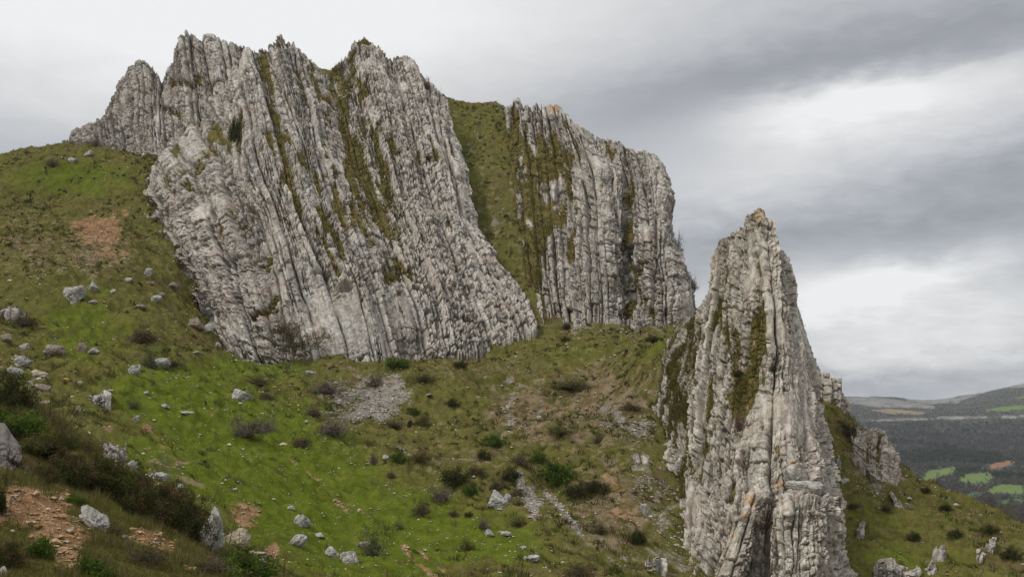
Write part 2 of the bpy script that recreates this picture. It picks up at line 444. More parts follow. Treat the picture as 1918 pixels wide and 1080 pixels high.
def rock_sheet(name, lines, NU, NV, seed, veg_lines=(), veg_bias=0.0, lich=(), amp=1.0, jag=1.0, thick=10.0, mat=None, lean=0.0, bw=1.0, sc=1.0, bmin=0.36, smooth_zones=(), skirt=4.0, fine=1.0, veg_scale=1.0, veg_zones=(), carve=()):
    B = base_sheet(lines, NV, NU)
    dS = np.linalg.norm(np.diff(B, axis=1), axis=2).mean(0); S = np.concatenate([[0], np.cumsum(dS)])
    dT = np.linalg.norm(np.diff(B, axis=0), axis=2).mean(1); T = np.concatenate([[0], np.cumsum(dT)])
    S, T = S / sc, T / sc
    s, tt = np.meshgrid(S, T)
    Ht, Wt = T[-1], S[-1]
    amp = amp * sc
    du = np.gradient(B, axis=1); dv = np.gradient(B, axis=0)
    N = np.cross(du, dv); N /= np.linalg.norm(N, axis=2, keepdims=True) + 1e-9
    if N[..., 1].mean() > 0:
        N = -N
    N = N + np.array([0, -0.7, 0.0]); N /= np.linalg.norm(N, axis=2, keepdims=True)
    px, py = proj(B)
    # warped bed coordinate
    sw = s + 0.9 * fbm(s / 9, tt / 14, seed=seed, oct=3) + 0.15 * fbm(s / 1.3, tt / 2.6, seed=seed + 5, oct=3)
    D = 1.5 * fbm(s / 7, tt / 16, seed=seed + 1, oct=4)
    i1, f1, w1, r1 = beds(sw, tt, seed + 10, 2.6, 0.55, Wt)
    o1 = 0.55 * r1[i1] + 0.8 * vnoise(tt / 6.0, i1 * 7.31, seed=seed + 2)
    round1 = np.sqrt(np.clip(1 - (2 * f1 - 1) ** 2, 0, 1))
    D = D + o1 * 0.75 + 0.28 * np.minimum(w1, 3) * (round1 - 0.7)
    e1 = np.minimum(f1, 1 - f1) * w1
    g1 = np.exp(-(e1 / 0.20) ** 2) * sstep(vnoise(tt / 5.0, i1 * 3.7 + 9 * (f1 > .5), seed=seed + 3), -0.55, 0.5)
    D = D - g1 * 1.25
    # where the wall is blocky, where it is a plain slab
    active = sstep(fbm(s / 5, tt / 7, seed=seed + 9, oct=3), -0.62, -0.12)
    for (zx, zy, zr, zk) in smooth_zones:
        zg = zk * np.exp(-(((px - zx) / zr[0]) ** 2 + ((py - zy) / zr[1]) ** 2) ** 2)
        active = active * (1 - zg)
        D = D * (1 - 0.55 * zg)
    bedded = bmin + (1 - bmin) * sstep(fbm(s / 5, tt / 8, seed=seed + 90, oct=3), -0.50, -0.05)
    # thin beds cut by joints
    i2, f2, w2, r2 = beds(sw + 0.14 * fbm(s / 0.6, tt / 1.0, seed=seed + 6, oct=2), tt, seed + 20, 0.78 * bw, 0.85, Wt)
    len2 = np.clip(w2, 0.35, 1.3) * (1.1 + 1.6 * (r2[i2] * 0.5 + 0.5))
    tj = (tt + 0.40 * fbm(s / 0.6, tt / 0.8, seed=seed + 7, oct=2)) / len2 + 7.7 * r2[i2]
    c2 = np.floor(tj); ft = tj - c2
    blk = vnoise(i2 * 5.17 + 0.5, c2 * 3.3 + 0.5, seed=seed + 8)
    round2 = np.sqrt(np.clip(1 - (2 * f2 - 1) ** 4, 0, 1)) * np.sqrt(np.clip(1 - (2 * ft - 1) ** 6, 0, 1))
    gv = np.exp(-(np.minimum(f2, 1 - f2) * w2 / 0.125) ** 2) * (0.65 + 0.35 * vnoise(tt / 2.5, i2 * 4.3, seed=seed + 97))
    gj = np.exp(-(np.minimum(ft, 1 - ft) * len2 / 0.115) ** 2) * sstep(vnoise(i2 * 3.1 + .5, np.round(tj) * 5.7 + .5, seed=seed + 96), -0.7, 0.1)
    Db = 0.40 * r2[i2] + 0.50 * blk + 0.18 * (round2 - 0.8) - 0.85 * gv - 0.80 * gj
    # broken rubble of tilted blocks, two sizes
    wx = sw + 0.14 * fbm(s / 0.9, tt / 1.5, seed=seed + 91, oct=2); wy = tt + 0.25 * fbm(s / 0.9, tt / 0.9, seed=seed + 92, oct=2)
    ca, va = worley(wx / 0.62, wy / 1.9, seed + 93)
    cb, vb = worley(wx / 0.30, wy / 0.85, seed + 94)
    Dr = 0.62 * (va - 0.5) + 0.46 * sstep(ca, 0.0, 0.28) + 0.36 * (vb - 0.5) + 0.28 * sstep(cb, 0.0, 0.30) - 0.5
    D = D + active * (bedded * Db + (1 - bedded) * Dr)
    D = D + active * bedded * (0.22 * (vb - 0.5) + 0.14 * sstep(cb, 0.0, 0.25) - 0.1)
    i3, f3, w3, r3 = beds(sw + 0.08 * fbm(s / 0.3, tt / 0.6, seed=seed + 16, oct=2), tt, seed + 30, 0.24, 0.45, Wt)
    tj3 = (tt + 0.2 * vnoise(s / 0.3, tt / 0.5, seed=seed + 17)) / (0.5 + 0.6 * (r3[i3] * .5 + .5)) + 5.3 * r3[i3]
    b3 = vnoise(i3 * 2.91 + 0.5, np.floor(tj3) * 4.1 + 0.5, seed=seed + 18)
    D = D + fine * (0.10 + 0.90 * active * bedded) * (0.05 * r3[i3] + 0.12 * b3 - 0.08 * np.exp(-(np.minimum(f3, 1 - f3) * w3 / 0.06) ** 2))
    D = D + (0.10 + 0.12 * active) * fbm(s / 0.8, tt / 1.1, seed=seed + 40, oct=4, gain=0.6)
    D = D * amp
    # ledges: deep notches where blocks have fallen out
    hole = sstep(fbm(s / 1.6, tt / 1.0, seed=seed + 50, oct=3), 0.42, 0.58)
    D = D - 0.9 * amp * hole * active
    for x, y, rx, ry, k in carve:
        D = D - k * sstep(np.exp(-(((px - x) / rx) ** 2 + ((py - y) / ry) ** 2)) + 0.12 * fbm(s / 0.8, tt / 0.8, seed=seed + 95, oct=2), 0.35, 0.75)
    # plants: soil-filled runnels
    veg = np.zeros_like(D)
    wob = 9 * fbm(px / 40, py / 40, seed=seed + 60, oct=3)
    for pts, wd, k in veg_lines:
        d = polydist(px + wob, py + wob * 0.4, pts)
        veg = np.maximum(veg, k * np.exp(-(d / wd) ** 2))
        D = D - 0.75 * amp * k * np.exp(-(d / (wd * 0.9)) ** 2)
    for x, y, rx, ry, k in veg_zones:
        veg = np.maximum(veg, 1.18 * k * np.exp(-((((px + wob) - x) / rx) ** 2 + ((py - y) / ry) ** 2)))
    nv = fbm(s / (1.6 * veg_scale), tt / (6.5 * veg_scale), seed=seed + 61, oct=4, gain=0.6)
    veg = veg * (0.85 + 1.0 * nv) + np.clip(veg_bias + 0.95 * (nv - 0.24), 0, 0.75) + 0.14 * g1 + 0.10 * hole
    veg = np.clip(veg, 0, 1)
    vm = sstep(veg, 0.32, 0.6)[..., None]
    D = D * (1 - 0.55 * vm[..., 0]) - 0.35 * sc * vm[..., 0] + vm[..., 0] * 0.25 * sc * fbm(s / 0.7, tt / 0.5, seed=seed + 62, oct=3)
    # lichen
    li = np.zeros_like(D)
    for x, y, r, k in lich:
        li = np.maximum(li, k * np.exp(-((px - x) ** 2 + (py - y) ** 2) / r ** 2))
    # crest: every bed ends at its own height
    top = sstep(tt / Ht, 0.80, 1.0)
    crest = (0.8 * r1[i1] + 0.35 * r2[i2] + 0.12 * r3[i3] + 0.9 * fbm(s / 2.2, s * 0, seed=seed + 70, oct=4, gain=0.6)) * jag
    edge = np.minimum(1, np.minimum(np.arange(NU), np.arange(NU)[::-1]) / (0.03 * NU))[None, :]
    P = B + N * D[..., None]
    Tdir = dv / (np.linalg.norm(dv, axis=2, keepdims=True) + 1e-9)
    P = P + Tdir * (crest * top ** 2 * edge)[..., None]
    # ragged side edges
    side = np.ones((NV, NU)); cols_ = np.arange(NU)[None, :] / NU
    Sdir = du / (np.linalg.norm(du, axis=2, keepdims=True) + 1e-9)
    rg = 0.7 * jag * (fbm(tt / 2.2, 0 * tt + 3.3, seed=seed + 80, oct=4, gain=0.6))
    P = P + Sdir * (rg * (sstep(cols_, 0.06, 0.0) + sstep(cols_, 0.94, 1.0)))[..., None]
    bedv = np.clip(0.5 + 0.20 * r1[i1] + (0.18 * r2[i2] + 0.22 * blk * active) * bedded + (1 - bedded) * (0.45 * (va - .5) + 0.5 * (vb - 0.5)) * active + 0.14 * b3, 0, 1)
    streak = fbm(sw / 0.42, tt / 2.8, seed=seed + 98, oct=4, gain=0.62)
    # close the body: bury the base, wrap crest and sides back by the formation's thickness
    def ext(P, k):
        """pad one ring; k = (dy, dz_top, dz_base)"""
        q = np.pad(P, ((1, 1), (1, 1), (0, 0)), mode='edge')
        dyv, dzt, dzb = k
        q[0, :, 2] -= dzb; q[0, :, 1] += dyv * 0.15
        q[-1, :, 1] += dyv; q[-1, :, 2] -= dzt; q[-1, :, 0] += lean * dyv
        for c in (0, -1):
            q[:-1, c, 1] += dyv; q[:-1, c, 0] += lean * dyv
        return q
    P = ext(P, (0.7, 0.15, skirt * 0.5))
    P = ext(P, (thick * 0.35, thick * 0.12, skirt * 0.5))
    P = ext(P, (thick * 0.65, thick * 0.45, 1.0))
    pad = lambda a: np.pad(a, 3, mode='edge')
    V = P.reshape(-1, 3)
    F = gridfaces(NV + 6, NU + 6)
    nr, nc = NV + 6, NU + 6
    idx = np.arange(nr * nc).reshape(nr, nc)
    loop = np.concatenate([idx[0, :], idx[1:, -1], idx[-1, -2::-1], idx[-2:0:-1, 0]])
    cen = V.mean(0) + np.array([0, thick * 1.1, -3.0])
    V = np.vstack([V, cen])
    fan = np.stack([np.full(len(loop), len(V) - 1), np.roll(loop, -1), loop], -1)
    at = lambda a: np.append(pad(a).ravel(), 0)
    org = np.array([V[:, 0].mean(), V[:, 1].min(), B[0, :, 2].min()])
    me = mesh_np(name, V - org, [F, fan], {'veg': at(veg), 'bed': at(bedv), 'lichen': at(li), 'streak': at(streak)}, mats=[mat or M['cliff']])
    o = link(name, me, loc=org)
    pick = np.where(veg[::2, ::2] > 0.45)
    CLIFF_GRASS.append((P[3:-3, 3:-3][::2, ::2][pick], N[::2, ::2][pick]))
    SHEETS[name] = B
    return o

CLIFF_GRASS, SHEETS = [], {}

# main rock wall
MAIN = [
    [(412, 650, 113), (385, 590, 117.5), (345, 520, 126), (302, 455, 133), (264, 385, 143), (268, 350, 148.5)],
    [(425, 655, 112), (405, 620, 116), (370, 535, 124), (330, 470, 131), (280, 385, 142), (276, 345, 148)],
    [(480, 670, 111), (455, 600, 115), (420, 500, 121), (380, 420, 129), (335, 335, 141), (312, 285, 152)],
    [(530, 680, 110), (510, 600, 113), (480, 500, 118), (445, 400, 126), (405, 290, 139), (372, 222, 157)],
    [(580, 684, 109), (560, 600, 112), (530, 500, 116), (500, 400, 123), (455, 280, 136), (430, 150, 160)],
    [(640, 680, 109), (620, 600, 112), (590, 500, 116), (545, 400, 123), (505, 250, 140), (462, 95, 162)],
    [(700, 664, 111), (685, 600, 113), (650, 500, 118), (605, 400, 126), (560, 250, 142), (496, 93, 162)],
    [(720, 658, 112), (700, 585, 115), (665, 490, 120), (622, 390, 128), (580, 250, 143), (525, 63, 163)],
    [(745, 650, 115), (725, 570, 119), (690, 480, 124), (645, 390, 132), (605, 250, 146), (560, 85, 163)],
    [(790, 650, 118), (770, 570, 122), (735, 480, 127), (690, 390, 136), (650, 260, 148), (612, 132, 162)],
    [(830, 652, 120), (812, 570, 124), (780, 490, 129), (735, 395, 138), (690, 265, 150), (640, 112, 166)],
    [(865, 648, 122), (845, 570, 126), (812, 490, 131), (770, 400, 139), (725, 270, 151), (682, 68, 172)],
    [(905, 640, 124), (885, 570, 128), (855, 490, 133), (815, 400, 141), (770, 275, 152), (730, 108, 172)],
    [(955, 628, 127), (935, 570, 130), (900, 490, 136), (855, 400, 143), (815, 280, 154), (770, 113, 172)],
    [(985, 616, 129), (960, 560, 133), (920, 490, 138), (872, 400, 145), (840, 275, 156), (808, 165, 170)],
    [(998, 606, 131), (985, 560, 135), (935, 490, 141), (889, 400, 148), (868, 290, 157), (838, 195, 168)],
]
MAIN_VEG = [
    ([(490, 105), (505, 170), (520, 250), (540, 320)], 9, 1.0), ([(500, 250), (530, 330), (560, 380)], 12, 0.75),
    ([(620, 135), (650, 230), (680, 330), (720, 430), (740, 510)], 26, 0.80), ([(565, 130), (575, 185)], 6, 0.8),
    ([(585, 110), (605, 190)], 4, 0.7), ([(795, 250), (815, 300)], 14, 0.75), ([(515, 85), (540, 80)], 10, 0.8),
    ([(670, 72), (690, 78)], 9, 0.9), ([(420, 270), (440, 235)], 14, 0.8), ([(385, 300), (430, 285)], 16, 0.5),
    ([(490, 500), (500, 480)], 8, 0.9), ([(480, 600), (520, 560)], 6, 0.8), ([(855, 595), (870, 600)], 8, 0.9),
    ([(845, 420), (855, 500)], 6, 0.7), ([(690, 200), (720, 320)], 9, 0.55), ([(740, 260), (760, 400)], 9, 0.45),
    ([(640, 330), (660, 430)], 14, 0.5), ([(410, 400), (415, 440)], 6, 0.6), ([(640, 130), (665, 100)], 6, 0.6)]
rock_wall = rock_sheet("rock_wall", MAIN, 1050, 900, 11, MAIN_VEG, veg_bias=0.11, thick=14, lean=-0.2, jag=0.55, amp=0.92,
    veg_zones=[(692, 330, 66, 165, .76), (400, 270, 65, 45, .68), (640, 400, 60, 60, .5), (735, 440, 40, 100, .58), (560, 330, 40, 100, .52), (650, 160, 40, 50, .62), (800, 270, 35, 50, .6), (330, 330, 40, 30, .5), (350, 250, 40, 30, .55)],
    carve=[(648, 540, 16, 10, 1.6), (605, 515, 22, 6, 1.0), (470, 395, 14, 8, 1.0)],
    lich=[(527, 68, 12, .55), (690, 70, 10, .5), (680, 200, 30, .3)],
    smooth_zones=[(640, 605, (95, 78), 0.96), (490, 560, (40, 60), 0.6), (735, 590, (35, 50), 0.6), (520, 450, (30, 40), 0.6)])
tag(rock_wall, "tall grey limestone wall of upright beds rising to three peaks, widest rock in the scene", "cliff")

CRAG = [
    [(70, 296, 163), (76, 290, 165), (83, 285, 166)],
    [(100, 286, 163), (103, 278, 165), (106, 272, 167)],
    [(150, 290, 163), (150, 265, 166), (150, 240, 170)],
    [(195, 285, 163), (190, 245, 168), (186, 214, 172)],
    [(215, 280, 163), (210, 225, 170), (206, 184, 174)],
    [(235, 278, 163), (230, 210, 170), (225, 152, 176)],
    [(265, 280, 163), (262, 200, 170), (264, 115, 178)],
    [(290, 290, 162), (288, 220, 169), (285, 128, 177)],
    [(310, 300, 160), (306, 230, 168), (302, 148, 176)],
    [(328, 305, 159), (322, 220, 168), (318, 122, 176)],
    [(350, 310, 158), (340, 200, 169), (331, 84, 178)],
    [(370, 315, 157), (362, 200, 168), (350, 57, 179)],
    [(395, 310, 157), (385, 200, 168), (374, 76, 178)],
    [(430, 300, 157), (420, 200, 168), (408, 72, 178)],
    [(470, 290, 157), (455, 190, 168), (440, 78, 178)],
    [(510, 280, 158), (490, 190, 168), (474, 95, 176)],
]
rock_crag = rock_sheet("rock_crag", CRAG, 560, 420, 23, [([(325, 155), (350, 160)], 10, 0.9), ([(375, 150), (392, 160)], 9, 0.6), ([(300, 200), (330, 215)], 9, 0.5), ([(340, 240), (400, 235)], 14, 0.5)],
    veg_bias=0.02, thick=12, lean=-0.36, jag=0.5, amp=0.95, lich=[(352, 112, 9, .5)])
tag(rock_crag, "jagged grey crag with two blunt towers on the skyline above the grassy shoulder", "crag")

BUTT = [
    [(990, 575, 135), (985, 500, 141), (970, 380, 152), (955, 290, 164), (947, 212, 176)],
    [(1012, 592, 135), (1005, 500, 141), (992, 390, 152), (980, 290, 164), (968, 196, 176)],
    [(1040, 602, 134), (1030, 500, 139), (1020, 395, 149), (1012, 300, 160), (1000, 200, 174)],
    [(1070, 606, 133), (1060, 500, 138), (1052, 400, 146), (1042, 300, 157), (1022, 203, 172)],
    [(1095, 608, 131), (1087, 500, 135), (1082, 400, 142), (1070, 300, 153), (1042, 199, 170)],
    [(1120, 608, 130), (1113, 500, 133), (1107, 400, 139), (1095, 310, 149), (1062, 216, 166)],
    [(1145, 608, 129), (1138, 500, 132), (1132, 400, 137), (1120, 320, 146), (1090, 238, 161)],
    [(1165, 610, 130), (1160, 500, 134), (1155, 400, 139), (1145, 325, 148), (1118, 250, 158)],
    [(1190, 612, 130), (1183, 500, 135), (1177, 400, 140), (1168, 330, 148), (1150, 266, 156)],
    [(1215, 610, 128), (1208, 500, 132), (1202, 400, 137), (1197, 335, 145), (1178, 280, 153)],
    [(1240, 606, 127), (1232, 500, 130), (1226, 400, 135), (1218, 340, 142), (1202, 277, 151)],
    [(1264, 602, 127), (1248, 500, 130), (1236, 410, 135), (1230, 350, 141), (1222, 292, 149)],
    [(1290, 596, 128), (1264, 510, 131), (1245, 430, 136), (1242, 370, 141), (1236, 315, 148)],
    [(1318, 584, 131), (1288, 520, 135), (1256, 445, 140), (1252, 385, 145), (1248, 345, 150)],
]
BUTT_VEG = [([(1062, 300), (1075, 400), (1070, 480)], 12, 0.85), ([(1180, 330), (1180, 400), (1172, 470), (1195, 560), (1170, 590)], 13, 0.95),
    ([(985, 300), (990, 450), (1003, 530)], 18, 0.75), ([(1040, 330), (1035, 380)], 10, 0.7), ([(1055, 240), (1060, 290)], 14, 0.6), ([(1000, 260), (1010, 300)], 14, 0.5),
    ([(1165, 520), (1215, 590)], 10, 0.6), ([(1120, 250), (1150, 290)], 8, 0.45), ([(1290, 545), (1310, 570)], 9, 0.6)]
rock_buttress = rock_sheet("rock_buttress", BUTT, 640, 780, 37, BUTT_VEG, veg_bias=0.06, thick=12, lean=0.1, amp=0.95, jag=0.5,
    carve=[(1174, 420, 13, 170, 1.7), (1229, 470, 3, 120, .9), (1090, 470, 3, 130, .8), (1062, 400, 8, 110, .7), (1150, 470, 3, 120, .6)],
    veg_zones=[(955, 330, 30, 110, 1.1), (988, 420, 42, 160, 1.1), (1036, 305, 40, 66, .95), (1050, 400, 18, 110, .6), (1005, 260, 20, 30, .6), (1180, 420, 14, 120, .5), (1200, 585, 90, 14, .5)],
    lich=[(1038, 206, 12, .95), (958, 192, 7, .8)], smooth_zones=[(1125, 450, (22, 120), 0.35)])
tag(rock_buttress, "pale grey buttress of upright pillars stepping down behind the grassy gully", "cliff")

SPIRE = [
    [(1225, 830, 80), (1228, 780, 82), (1232, 720, 85), (1240, 670, 89), (1262, 630, 94), (1290, 600, 100)],
    [(1240, 880, 74), (1245, 800, 77), (1255, 720, 80), (1272, 650, 84), (1292, 600, 90), (1322, 560, 97)],
    [(1285, 1000, 60), (1272, 880, 68), (1285, 780, 73), (1300, 690, 77), (1318, 600, 82), (1338, 520, 88)],
    [(1284, 1050, 55), (1288, 930, 63.5), (1300, 810, 69.5), (1313, 700, 74.5), (1330, 600, 80), (1343, 482, 86)],
    [(1288, 1090, 51.5), (1303, 960, 59.5), (1315, 840, 65.5), (1330, 720, 71.5), (1345, 600, 77.5), (1355, 450, 84)],
    [(1305, 1110, 48.5), (1325, 980, 56), (1342, 840, 63), (1358, 720, 69), (1370, 590, 75), (1382, 436, 81)],
    [(1340, 1120, 46.5), (1362, 980, 54), (1378, 840, 61), (1390, 720, 67), (1398, 590, 72), (1402, 432, 78)],
    [(1385, 1125, 45.5), (1405, 980, 53), (1415, 840, 60), (1420, 720, 65), (1422, 590, 70), (1421, 402, 77)],
    [(1430, 1125, 45), (1440, 980, 53), (1448, 840, 59), (1448, 720, 64), (1444, 590, 69), (1433, 404, 76.5)],
    [(1480, 1125, 45.5), (1480, 980, 53.5), (1482, 840, 59), (1478, 720, 64), (1466, 590, 69), (1446, 440, 76)],
    [(1530, 1120, 47.5), (1520, 980, 55), (1510, 840, 60.5), (1500, 720, 65.5), (1484, 590, 71), (1456, 470, 77)],
    [(1565, 1110, 51), (1553, 980, 58), (1533, 840, 64), (1517, 720, 70), (1497, 600, 75), (1466, 474, 80)],
    [(1588, 1080, 56), (1572, 970, 63), (1548, 840, 70), (1530, 700, 77), (1506, 600, 80), (1474, 485, 84)],
]
SPIRE_VEG = [([(1420, 485), (1425, 515)], 7, 0.95), ([(1345, 560), (1350, 610), (1370, 680), (1385, 750)], 10, 0.75), ([(1415, 590), (1405, 720), (1380, 820)], 8, 0.8),
    ([(1300, 680), (1305, 720)], 8, 0.9), ([(1375, 735), (1380, 770)], 14, 0.9), ([(1415, 590), (1418, 620)], 10, 0.7), ([(1378, 465), (1385, 480)], 8, 0.6), ([(1370, 510), (1360, 540)], 6, 0.7),
    ([(1310, 800), (1320, 850)], 9, 0.7), ([(1375, 905), (1372, 940)], 7, 0.9), ([(1450, 930), (1445, 970)], 9, 0.9), ([(1255, 720), (1250, 790)], 10, 0.6), ([(1290, 620), (1275, 660)], 10, 0.6),
    ([(1440, 985), (1425, 1060)], 6, 0.5)]
rock_spire = rock_sheet("rock_spire", SPIRE, 860, 1300, 51, SPIRE_VEG, mat=M['spire'], bw=0.85, veg_bias=0.08, thick=9, lean=0.27, amp=0.95, sc=0.62, bmin=0.15, jag=0.4, fine=1.0, veg_scale=1.0,
    veg_zones=[(1370, 620, 40, 90, .5), (1256, 735, 44, 130, .66), (1300, 630, 32, 80, .62), (1275, 900, 26, 80, .6), (1420, 620, 14, 160, .5), (1470, 880, 20, 60, .35), (1330, 760, 20, 80, .5), (1300, 880, 26, 60, .5), (1400, 700, 20, 110, .5), (1385, 760, 25, 40, .5)], carve=[(1440, 985, 6, 50, 0.9), (1388, 1010, 4, 40, 0.6)],
    lich=[(1428, 412, 18, .8), (1452, 448, 15, .75), (1490, 870, 12, 1.0), (1460, 912, 11, .95), (1495, 930, 10, .9), (1410, 945, 14, .85), (1395, 970, 10, .6), (1460, 760, 8, .5), (1440, 420, 10, .4)],
    smooth_zones=[(1497, 660, (24, 190), 0.85), (1480, 800, (34, 80), 0.7)])
tag(rock_spire, "tall pointed grey rock spire standing apart in front of the valley", "rock spire")

KNOB = [
    [(1530, 835, 97), (1530, 770, 100), (1532, 706, 103)],
    [(1550, 840, 96), (1548, 770, 99), (1547, 702, 102)],
    [(1568, 830, 96), (1565, 770, 99), (1560, 710, 102)],
    [(1586, 820, 97), (1580, 775, 100), (1572, 728, 103)],
    [(1602, 815, 100), (1594, 790, 102), (1584, 752, 105)],
]
rock_knob = rock_sheet("rocky_knoll", KNOB, 200, 260, 61, [([(1560, 760), (1562, 800)], 10, 0.8)], thick=5, mat=M['spire'], lean=0.32, amp=1.0, sc=0.55, jag=0.4, lich=[(1545, 708, 10, .45)], skirt=3)
tag(rock_knob, "small grey rock knob peeping out just behind the tall spire", "crag")
FIN = [
    [(1592, 855, 92), (1594, 820, 94), (1598, 797, 96)],
    [(1618, 870, 91), (1618, 830, 93), (1618, 803, 95)],
    [(1642, 888, 89), (1642, 845, 92), (1640, 806, 95)],
    [(1664, 900, 88), (1660, 850, 92), (1655, 811, 95)],
    [(1684, 905, 88), (1676, 860, 92), (1668, 832, 95)],
    [(1694, 898, 91), (1687, 880, 93), (1676, 848, 96)],
]
rock_fin = rock_sheet("rock_fin", FIN, 260, 260, 67, [([(1610, 810), (1640, 850)], 14, 0.45), ([(1648, 820), (1650, 870)], 6, 0.7)], thick=4, mat=M['spire'], lean=0.36, amp=1.0, sc=0.5, jag=0.3, skirt=3)
tag(rock_fin, "low grey rock fin on the grassy slope edge in front of the valley fields", "crag")

PILLAR = [
    [(1322, 1130, 46.2), (1345, 1060, 47.5), (1368, 990, 49), (1392, 945, 50), (1393, 939, 51.6), (1394, 935, 55.5)],
    [(1342, 1135, 45.6), (1366, 1060, 47), (1390, 985, 48.6), (1406, 932, 49.8), (1407, 926, 51.4), (1408, 922, 55.3)],
    [(1366, 1135, 45.6), (1390, 1060, 47), (1410, 985, 48.6), (1420, 938, 49.8), (1421, 932, 51.4), (1422, 928, 55.3)],
    [(1388, 1130, 46.2), (1408, 1060, 47.6), (1424, 1000, 49), (1430, 960, 50.2), (1431, 954, 51.8), (1432, 950, 55.7)],
]
o_ = rock_sheet("rock_rib", PILLAR, 160, 340, 63, thick=1.6, mat=M['spire'], lean=0.25, amp=0.7, sc=0.34, jag=0.12, skirt=1, fine=0.5, veg_bias=-0.3, lich=[(1408, 940, 14, 1.0), (1398, 965, 12, .85), (1372, 1000, 11, .75), (1355, 1030, 10, .7)])
tag(o_, "leaning grey rib streaked with orange lichen low on the spire's front", "rock rib")
BLOCK = [
    [(1432, 1130, 45.0), (1440, 1060, 46.3), (1450, 1000, 47.6), (1462, 955, 49), (1463, 949, 50.6), (1464, 945, 54.5)],
    [(1465, 1135, 44.2), (1470, 1060, 45.6), (1474, 990, 47), (1480, 932, 48.4), (1481, 926, 50.0), (1482, 922, 53.9)],
    [(1500, 1135, 44.0), (1500, 1060, 45.4), (1502, 990, 46.8), (1504, 926, 48.2), (1505, 920, 49.8), (1506, 916, 53.7)],
    [(1535, 1135, 44.4), (1535, 1060, 45.8), (1534, 990, 47.2), (1532, 926, 48.6), (1533, 920, 50.2), (1534, 916, 54.1)],
    [(1562, 1130, 45.6), (1560, 1060, 47), (1556, 990, 48.4), (1550, 930, 49.8), (1551, 924, 51.4), (1552, 920, 55.3)],
    [(1578, 1125, 47.5), (1574, 1060, 49), (1568, 1000, 50.4), (1560, 945, 51.6), (1561, 939, 53.2), (1562, 935, 57.1)],
]
o_ = rock_sheet("rock_block", BLOCK, 300, 420, 65, [([(1452, 945), (1445, 985)], 6, 0.7)], thick=1.0, mat=M['spire'], lean=0.29, amp=0.9, sc=0.42, jag=0.15, skirt=1, fine=0.6, veg_bias=-0.2, lich=[(1497, 932, 8, .7)])
tag(o_, "massive ribbed grey block forming the spire's lowest right corner under the loose slab", "rock")
def rib(px, base, w_, h_, label, lean_px=0, seed=0, cat="outcrop"):
    """small ribbed outcrop standing in the slope"""
    Y = float(hit(px, base)[1]) - 0.4
    k = Y / FPX
    lines = []
    for u in (-1, -0.45, 0.1, 0.55, 1):
        hh = h_ * (1 - 0.35 * abs(u) ** 1.6) * (0.9 + 0.2 * math.sin(seed * 3.1 + u * 4))
        x0 = px + u * w_ * 0.5
        dz = 0.5 * abs(u) * w_ * k
        lines.append([(x0, base + 0.25 * h_, Y + dz), (x0 + lean_px * 0.5, base - hh * 0.5, Y + dz + h_ * k * 0.12), (x0 * 0.75 + px * 0.25 + lean_px, base - hh, Y + dz + h_ * k * 0.45)])
    o = rock_sheet("outcrop", lines, 110, 110, 200 + seed, thick=max(0.8, w_ * k * 0.6), lean=float(ray(px, base)[0]), amp=0.95, sc=min(0.5, 0.16 + 0.16 * w_ * k), jag=0.12, skirt=1.0, fine=1.0, bw=0.8, veg_bias=-0.05)
    return tag(o, label, cat)
# ------------------------------------------------------------------ hillside: one height function through surveyed points
C = [  # px, py, distance of points on the ground
    (700,1080,38),(900,1080,40),(1100,1080,42),(1300,1090,47),(930,935,60),(750,800,85),(820,720,101),(700,700,105),(620,683,109.5),(520,676,111),
    (1000,612,131),(1060,606,134),(1130,608,130),(1200,614,129),(1280,606,128),(1330,570,131),(1250,640,118),(1200,1000,52),(1150,900,66),(1100,700,106),(1200,760,88),(1000,800,86),
    (430,662,112),(400,600,117),(360,525,125),(320,470,132),(285,400,141),(272,350,148),(290,300,157),(200,283,164),(110,281,164),(50,292,165),(0,302,165),(-120,335,160),(-300,400,150),
    (0,450,125),(200,430,136),(100,380,147),(0,380,142),(0,600,90),(136,566,98),(230,600,97),(300,560,110),(250,695,79),(330,640,97),(0,690,66),(100,750,60),(450,745,84),(550,720,98),(500,850,62),
    (300,830,50),(200,850,41),(420,950,42),(565,986,46),(640,1045,40),(600,1080,36),(350,750,70),(650,920,58),(800,1000,50),(750,900,64),
    (0,1080,14),(200,1080,15.5),(400,1080,20),(500,1080,27),(0,950,17),(150,960,19.2),(300,1010,22),(0,860,20.5),(30,740,27),(110,840,27),(250,900,29),(385,990,31),(60,800,24),(200,930,24),(330,1010,26),
    (1560,760,99),(1620,830,95),(1690,893,90),(1800,948,83),(1918,997,76),(2050,1040,72),(1600,930,75),(1600,1010,64),(1750,1080,60),(1918,1085,57),(1750,1000,70),(1590,1085,56),
    (850,190,186),(822,178,190),(900,300,166),(890,230,178),(940,450,146),(985,560,135.5),(930,195,184),(870,330,160),(972,430,147.5),(960,340,158),(946,265,171),(975,520,140),(1000,640,124),
    (1228,780,82),(1232,720,85.5),(1240,670,89.5),(1262,630,94.5),(1250,740,81),(1268,660,85.5),(1243,810,77.5),(1268,890,69),(1292,970,61.5),(1286,1010,57.5),(-300,700,60),(-200,900,22),(2200,1100,66)]
pts = [P3(*c) for c in C]
